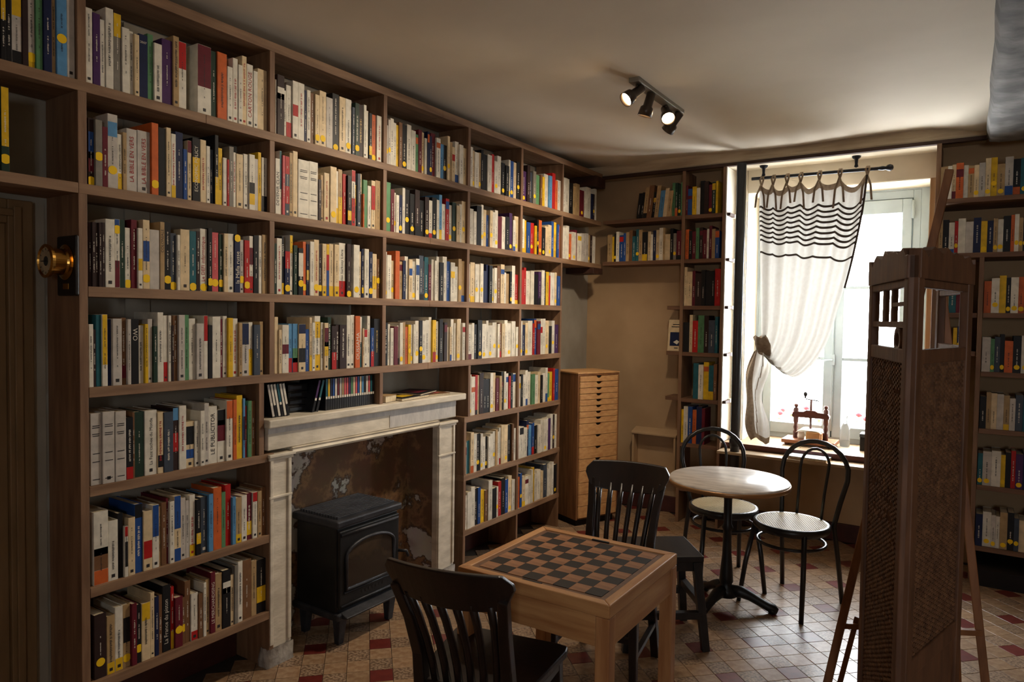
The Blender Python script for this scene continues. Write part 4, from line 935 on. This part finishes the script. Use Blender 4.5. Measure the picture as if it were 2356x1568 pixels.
# anonymous print: a run of small bars, length 1 along z and 1 wide along y
rp = random.Random(21)
def dash_mesh(kind):
    m = MB(); z = 0.0
    if kind == 'lines':
        for z0, n_ in ((0.80, 2), (0.68, 2), (0.42, 1), (0.30, 1), (0.04, 1)):
            for k in range(n_): m.add([(0, -0.36 + 0.1 * rp.random(), z0 + k * 0.028), (0, 0.36 - 0.1 * rp.random(), z0 + k * 0.028), (0, 0.36, z0 + k * 0.028 + 0.012), (0, -0.36, z0 + k * 0.028 + 0.012)], [(0, 1, 2, 3)])
        return m
    while z < 1.0:
        L = (0.008 + 0.009 * rp.random()) * (1.3 if kind == 'bold' else 1)
        g = 0.5 + 0.5 * rp.random(); tp = 0.5 * (0.35 + 0.65 * rp.random()); bt = -0.5 * (0.55 + 0.45 * rp.random())
        m.add([(0, bt, z), (0, tp, z), (0, tp, z + L), (0, bt, z + L)], [(0, 1, 2, 3)])
        z += L * (1 + g)
        if rp.random() < 0.16: z += 0.03
        if kind == 'thin' and rp.random() < 0.08: z += 0.16
    return m
DASH = {}
for kind in ('thin', 'bold', 'lines'):
    for ink in ('ink_dark', 'ink_light', 'ink_red', 'ink_gold'):
        for q_ in range(3):
            me = dash_mesh(kind).mesh('title'); me.materials.append(MATS[ink]); DASH[(kind, ink, q_)] = me
DARKC = set('kKmNtbBpudrgP')
rb_ = random.Random(99)
shelf_n = {'R1': 'top', 'R2': 'second', 'R3': 'third', 'R4': 'fourth', 'R5': 'fifth', 'R6': 'sixth', 'R7': 'lowest'}
bay_n = {'00': 'bay over the door', '01': 'bay beside the barometer', '02': 'bay above the stove'}
def sticker(w_, zc, par, x):
    r = 0.0155; hw = min(w_ / 2 - 0.0006, r); pts = []
    a0 = math.acos(min(1.0, hw / r)) if hw < r else 0.0
    n_ = 10
    for s_ in (0, 1):
        for i in range(n_ + 1):
            a = a0 + (PI - 2 * a0) * i / n_ + s_ * PI
            pts.append((r * math.cos(a), r * math.sin(a)))
    m = MB(); m.add([(x, p[0], zc + p[1]) for p in pts], [tuple(range(len(pts)))])
    m.obj('yellow_sticker', 'sticker_yellow', par)
def make_book(y0, y1, z0, h, c, ex, key, idx):
    wd = max(0.009, y1 - y0 - 0.0008); yc = (y0 + y1) / 2
    dp = rb_.uniform(0.13, 0.165) if h < 0.235 else rb_.uniform(0.15, 0.185)
    spx = -0.008 - 0.012 * rb_.random()
    t = 0.0016; hw = wd / 2; ch = min(0.0015, wd * 0.12)
    me = MB().prism([(-dp, -hw), (-ch, -hw), (0, -hw + ch), (0, hw - ch), (-ch, hw), (-dp, hw), (-dp, hw - t), (-t - ch, hw - t), (-t - ch, -hw + t), (-dp, -hw + t)], 0, h, 'z').mesh('cover')
    me.materials.append(cov(c))
    root = empty('book', (spx, yc, z0))
    place('cover', me, root)
    MB().box(-dp + 0.003, -t - ch, -hw + t, hw - t, 0.001, h - 0.003).obj('pages', 'paper', root)
    marks = [e for e in ex.split(',') if e]
    feat = None; ttl = None; style = 'thin'; ink = 'ink_light' if c in DARKC else 'ink_dark'
    bandw = []
    for e in marks:
        if e[0] == 'b' and len(e) == 4:
            lo = int(e[2]) / 10; hi = (int(e[3]) + 1) / 10
            MB().box(0.0001, 0.0006, -hw + ch, hw - ch, h * lo + (0.001 if lo == 0 else 0), h * hi - 0.001).obj('spine_band', cov(e[1]), root)
            bandw.append(cname[e[1]])
        elif e[0] == 'd': pass
        elif e[0] == 't': ttl = int(e[1:])
        elif e == 'H': style = 'bold'
        elif e == 'L': style = 'lines'
        elif e == 'R': ink = 'ink_red'; style = 'bold'
        elif e == 'G': ink = 'ink_gold'; style = 'bold'
    if ttl is not None and TITLES.get(ttl):
        tx, way, ik = TITLES[ttl]; me, asp = TXT[ttl]
        me = me if not me.materials else me
        if not me.materials: me.materials.append(MATS[ik])
        o = place('title', me, root); o['kind'] = 'stuff'
        if way == 'h':
            s_ = wd * 0.72; o.matrix_local = Matrix(((0, 0, 1, 0.0008), (s_, 0, 0, -s_ / 2), (0, s_ / asp, 0, h * 0.86), (0, 0, 0, 1)))
        else:
            ht = min(wd * 0.62, 0.024); ln = min(h * 0.72, ht * asp); ht = ln / asp if ln / asp < wd * 0.7 else wd * 0.6
            zb = h * 0.16 if way == 'u' else h * 0.86
            if tx == 'COLONIALE': zb = h * 0.55
            if tx == 'La France du piston': zb = h * 0.12
            if way == 'u': o.matrix_local = Matrix(((0, 0, 1, 0.0008), (0, -ht, 0, ht / 2), (ln, 0, 0, zb), (0, 0, 0, 1)))
            else: o.matrix_local = Matrix(((0, 0, 1, 0.0008), (0, ht, 0, -ht / 2), (-ln, 0, 0, zb), (0, 0, 0, 1)))
    elif rb_.random() < 0.9 or style != 'thin':
        if ttl is not None: style = 'bold'
        o = place('title', DASH[(style, ink, rb_.randrange(3))], root); o['kind'] = 'stuff'
        if style == 'lines': sy, sz, zz = wd * 0.95, h * 0.95, h * 0.03
        else:
            sy = min(wd * 0.4, 0.010 if style == 'bold' else 0.0055) * rb_.uniform(0.8, 1.1); sz = h * rb_.uniform(0.42, 0.66); zz = h * rb_.uniform(0.18, 0.3)
        o.scale = (1, sy, sz); o.location = (0.0008, 0, zz)
        if rb_.random() < 0.5 and style == 'thin': o.rotation_euler = (PI, 0, 0); o.location = (0.0008, 0, zz + sz)
    if c in 'wclegd' and wd > 0.016 and rb_.random() < 0.55:
        s_ = min(wd * 0.4, 0.012)
        MB().box(0.0002, 0.0008, -s_ / 2, s_ / 2, h * 0.05, h * 0.05 + s_).obj('publisher_mark', ink, root)
    dot = False
    for e in marks:
        if e[0] == 'd': dot = True; sticker(wd, max(0.016, min(h - 0.014, h * (int(e[1]) + 0.5) / 10)), root, 0.0012)
    bits = cname[c]
    if dot: f = ' with yellow sticker'
    elif bandw: f = ' with %s spine band' % bandw[0] if bandw[0] != cname[c] else ''
    elif ttl is not None and TITLES.get(ttl): f = ' titled ' + ' '.join(TITLES[ttl][0].split()[:3]) if 'Sarkozy' not in TITLES[ttl][0] else ' titled Libre'
    else: f = ''
    lab = '%s book%s, %s from left, %s shelf, %s' % (bits, f, ordn[idx], shelf_n[key[2:]], bay_n[key[:2]])
    tag(root, lab[0].lower() + lab[1:], 'book', 'books on the %s shelf of the %s' % (shelf_n[key[2:]], bay_n[key[:2]]))
    return root
lim = {'01R5': 1.951, '01R1': 2.005, '01R2': 2.005, '01R3': 2.005, '01R4': 2.005, '01R6': 2.003, '01R7': 2.003, '02R1': 2.715, '02R2': 2.715, '02R3': 2.715, '02R4': 2.715, '00R1': 1.214, '00R2': 1.214}
lo_lim = {'0': 0.361, '1': 1.2465, '2': 2.0335}
for key, z0, ys, data in BOOKS:
    items = []; y = 0.0
    for tkn in data.split():
        if tkn[0] == '~': y += int(tkn[1:]) / 1000; continue
        body, _, ex = tkn.partition(':'); wd, rest = body.split('/'); hh = int(rest[:-1]) / 1000; wd = int(wd) / 1000
        items.append((y, y + wd, hh, rest[-1], ex)); y += wd
    a = max(ys, lo_lim[key[1]] + 0.001); b = min(ys + y, lim[key] - 0.001); k = (b - a) / y
    for i, (p, q_, hh, c, ex) in enumerate(items): make_book(a + p * k, a + q_ * k, z0 + 0.0002, hh, c, ex, key, i)

# ---------------------------------------------------------------- all further books: one mesh
keys = list(BOOKC); kidx = {k: i for i, k in enumerate(keys)}
PG = len(keys); YL = PG + 1; IKD = PG + 2; IKL = PG + 3
far = MB(); rf = random.Random(4)
def far_row(a0, a1, z, cols, axis, front, hmin=0.20, hmax=0.262, dots=0.35, fill=1.0, shear=0.0, zmax=0.30):
    # axis 'y': row along y, spines face +x at x=front ; axis 'x': row along x, spines face -y at y=front
    ws = [rf.uniform(0.6, 1.5) for _ in cols]; tot = sum(ws); k = (a1 - a0) * fill / tot; p = a0
    for c, w_ in zip(cols, ws):
        wd = w_ * k - 0.0006; h = min(zmax, rf.uniform(hmin, hmax)); d = rf.uniform(0.13, 0.17); f = front - 0.006 - 0.014 * rf.random()
        def T(u, v, n_):   # u along the row, v up, n_ out of the spine
            u2 = p + u + shear * v
            return (f + n_, u2, z + v) if axis == 'y' else (u2, (2 * front - f) - n_, z + v)
        flip = axis == 'x'
        def face(pts, mi):
            vs = [T(*q_) for q_ in pts]; far.add(vs, [tuple(range(4))[::-1] if flip else (0, 1, 2, 3)], mi)
        mi = kidx[c]
        o = len(far.v)
        vs = [T(0, 0, 0), T(wd, 0, 0), T(wd, h, 0), T(0, h, 0), T(0, 0, -d), T(wd, 0, -d), T(wd, h, -d), T(0, h, -d)]
        fs = [(0, 1, 2, 3), (1, 5, 6, 2), (4, 0, 3, 7), (5, 4, 7, 6)]
        if flip: fs = [g[::-1] for g in fs]
        far.add(vs, fs, mi)
        face([(0.001, h - 0.002, -0.002), (wd - 0.001, h - 0.002, -0.002), (wd - 0.001, h - 0.002, -d), (0.001, h - 0.002, -d)], PG)
        ik = IKL if c in DARKC else IKD
        if wd > 0.010 and rf.random() < 0.8:
            zz = h * rf.uniform(0.15, 0.3); ze = zz + h * rf.uniform(0.3, 0.55)
            while zz < ze:
                L = rf.uniform(0.0014, 0.0042); s_ = min(wd * 0.12, 0.004) * rf.uniform(0.55, 1.0); face([(wd / 2 - s_, zz, 0.0006), (wd / 2 + s_, zz, 0.0006), (wd / 2 + s_, zz + L, 0.0006), (wd / 2 - s_, zz + L, 0.0006)], ik); zz += L * rf.uniform(1.5, 2.4) + (0.006 if rf.random() < 0.14 else 0)
        r_ = rf.random()
        if r_ < dots:
            zc = h * rf.choice((0.08, 0.1, 0.12, 0.3, 0.2)) + 0.008; s_ = min(wd / 2 - 0.0003, 0.0145)
            pts = [T(wd / 2 + s_ * math.cos(2 * PI * i / 10), zc + 0.0145 * math.sin(2 * PI * i / 10), 0.0011) for i in range(10)]
            far.add(pts, [tuple(range(10))[::-1] if flip else tuple(range(10))], YL)
        elif r_ < dots + 0.15:
            mi2 = kidx[rf.choice('rmbyko')]; lo = rf.choice((0.0, 0.0, 0.6, 0.75)) * h; hi = lo + h * rf.uniform(0.12, 0.25)
            face([(0.0008, lo + 0.0005, 0.0005), (wd - 0.0008, lo + 0.0005, 0.0005), (wd - 0.0008, hi, 0.0005), (0.0008, hi, 0.0005)], mi2)
        p += w_ * k
B3 = ['llwwyukwwnmcwBBmwskceCw'.replace('C', 'c'), 'nmwwBwkkKkKwkwswrwNc', 'wwcoeBwcwwdKtmwwwkwbwwee', 'kwwmwweoywwwkwwwywkwKwcwwcww']
for i, s_ in enumerate(B3): far_row(2.7435, 3.448, ROWZ[i], s_ + 'wc' * (i < 2), 'y', 0.0)
B4 = ['wcwekkwrwwkkwbck', 'wwkwcbcwwmwkpwc', 'wcwwwBBkwwucwekwr', 'wwkkwwwwwucwwww', 'wwrcKkkwcmekwwrkw', 'wtcwkwwkwwwewwcckuw', 'wwwkbyuwkwrkbcw']
for i, s_ in enumerate(B4): far_row(3.478 if i < 4 else (3.504 if i == 4 else 3.466), 4.05 if i < 4 else 4.043, ROWZ[i], s_, 'y', 0.0, dots=0.3)
B5 = ['pKdgnuywsrow', 'wybrykokccbybo', 'rrwwkpwByrwcb', 'wBcwrbmwwckwp', 'wkwwwnwckwwnyrb', 'wwwBsbkwwwwpwKw', 'obcwwwywwcdwwwk']
for i, s_ in enumerate(B5): far_row(4.080 if i < 4 else 4.069, 4.624 if i < 4 else 4.620, ROWZ[i], s_, 'y', 0.0, dots=0.22)
far_row(4.647, 5.22, ROWZ[0], 'wwkeemwwBKw', 'y', 0.0, dots=0.1); far_row(4.647, 5.22, ROWZ[1], 'wwowmwllleKw', 'y', 0.0, dots=0.15)
far_row(0.30, 0.62, 2.40, 'kkeukescee', 'x', 5.30, dots=0.05, shear=0.10, fill=0.98); far_row(0.60, 0.683, 2.40, 'nNNn', 'x', 5.30, dots=0.1, hmin=0.24)
far_row(0.714, 0.96, 2.40, 'mbywkKmNy', 'x', 5.30, dots=0.15)
far_row(0.05, 0.683, 2.06, 'eykwbbeuttekcwBcweckgm', 'x', 5.30, dots=0.15); far_row(0.714, 0.98, 2.06, 'okmnKmwmeb', 'x', 5.30, dots=0.0)
far_row(0.714, 0.995, 1.70, 'ccmKkkkr', 'x', 5.30, dots=0.0, hmin=0.25, hmax=0.30); far_row(0.714, 0.985, 1.34, 'kcrnKdt', 'x', 5.30, dots=0.0, hmin=0.22, hmax=0.30)
far_row(0.80, 0.985, 0.98, 'twytu', 'x', 5.30, dots=0.0, hmin=0.24, hmax=0.29); far_row(0.714, 0.90, 0.63, 'ywboBm', 'x', 5.30, dots=0.0, hmin=0.26, hmax=0.30)
RC = ['ewcoweclcyelktewlcwkeowc', 'ekwrwlByBewkowekrlwbycwe', 'owykwoetbkwrmwkyoB', 'lndkokwwkywlkwbwok', 'kecleldtwkworrwkel', 'tlwykrpBoewkyerwtl', 'Bwlwekdcwlkoewrkbw']
for i, s_ in enumerate(RC): far_row(2.405 if i < 2 else 2.654, 3.12 if i < 2 else 3.20, RZ[i], s_, 'x', 5.18, dots=0.42, hmin=0.19, hmax=0.235, zmax=0.29)
far_row(2.50, 2.60, 1.42, 'yBkK', 'x', 5.25, dots=0.2, hmin=0.12, hmax=0.17); far_row(2.42, 2.60, 1.66, 'etmu', 'x', 5.25, dots=0.0, hmin=0.13, hmax=0.18)
fo_ = far.obj('shelved_books', [cov(k) for k in keys] + ['paper', 'sticker_yellow', 'ink_dark', 'ink_light'])
tag(fo_, 'rows of many small books on the farther shelves around the room', 'books', kind='stuff')

# ================================================================ floor tiles: 45 degree grid, every third one red
bpy.context.view_layer.update()
dg = bpy.context.evaluated_depsgraph_get()
TP = 0.1016; c45 = math.sqrt(0.5)
O2 = Vector((1.676, 3.544))          # left corner of one red tile
e1 = Vector((c45, c45)); e2 = Vector((c45, -c45))
cam_p = Vector((2.6, 0, 1.6)); tiles = []
for i in range(-60, 60):
    for j in range(-60, 60):
        c = O2 + e1 * (TP * (i + 0.5)) + e2 * (TP * (j + 0.5))
        if not (XW - 0.38 < c.x < XR - 0.05 and YN + 0.05 < c.y < YB - 0.05): continue
        if c.x < XW + 0.06 and not (2.2 < c.y < 3.12): continue
        tiles.append((c, i, j))
red = lambda i, j: i % 3 == 0 and j % 3 == 0
mot = lambda i, j: (i + 2 * j) % 3 == 1
vis = []
for c, i, j in tiles:
    d = Vector((c.x, c.y, 0.001)) - cam_p; q_ = d.dot(fw)
    if q_ < 0.3: continue
    px = 1178 + 1612.9 * d.dot(r2) / q_; py = 784 - 1612.9 * d.dot(u2) / q_
    if not (-10 < px < 2366 and 0 < py < 1585): continue
    hit = scn.ray_cast(dg, cam_p, d.normalized(), distance=d.length + 1)
    if hit[0] and hit[4] is not None and hit[4].name == 'floor': vis.append((q_, c, i, j))
vis.sort(key=lambda t: t[0])
near = {(i, j) for _, _, i, j in vis[:298]}
tm = {}
hT = TP / 2 - 0.0011
for m_ in ('tile_beige', 'tile_mottled', 'tile_red'):
    b_ = 0.0012
    me = MB().add([(-hT, -hT, -0.0045), (hT, -hT, -0.0045), (hT, hT, -0.0045), (-hT, hT, -0.0045), (-hT, -hT, -0.0008), (hT, -hT, -0.0008), (hT, hT, -0.0008), (-hT, hT, -0.0008),
                   (-hT + b_, -hT + b_, 0), (hT - b_, -hT + b_, 0), (hT - b_, hT - b_, 0), (-hT + b_, hT - b_, 0)],
                  [(0, 1, 5, 4), (1, 2, 6, 5), (2, 3, 7, 6), (3, 0, 4, 7), (4, 5, 9, 8), (5, 6, 10, 9), (6, 7, 11, 10), (7, 4, 8, 11), (8, 9, 10, 11)]).mesh('tile')
    me.materials.append(MATS[m_]); tm[m_] = me
rest = MB(); R45 = Matrix.Rotation(PI / 4, 3, 'Z'); rt2 = random.Random(8)
for c, i, j in tiles:
    m_ = 'tile_red' if red(i, j) else ('tile_mottled' if mot(i, j) else 'tile_beige')
    if (i, j) in near:
        o = place('tile', tm[m_], floor); o.location = (c.x, c.y, rt2.uniform(-0.0004, 0.0)); o.rotation_euler = (rt2.uniform(-0.003, 0.003), rt2.uniform(-0.003, 0.003), PI / 4)
    else:
        me = tm[m_]; off = Vector((c.x, c.y, rt2.uniform(-0.0004, 0)))
        rest.add([R45 @ v.co + off for v in me.vertices], [tuple(p.vertices) for p in me.polygons], 1 if m_ == 'tile_red' else 0)
o = rest.obj('tiles', ['tile_mix', 'tile_mix_red'], floor); o['kind'] = 'stuff'
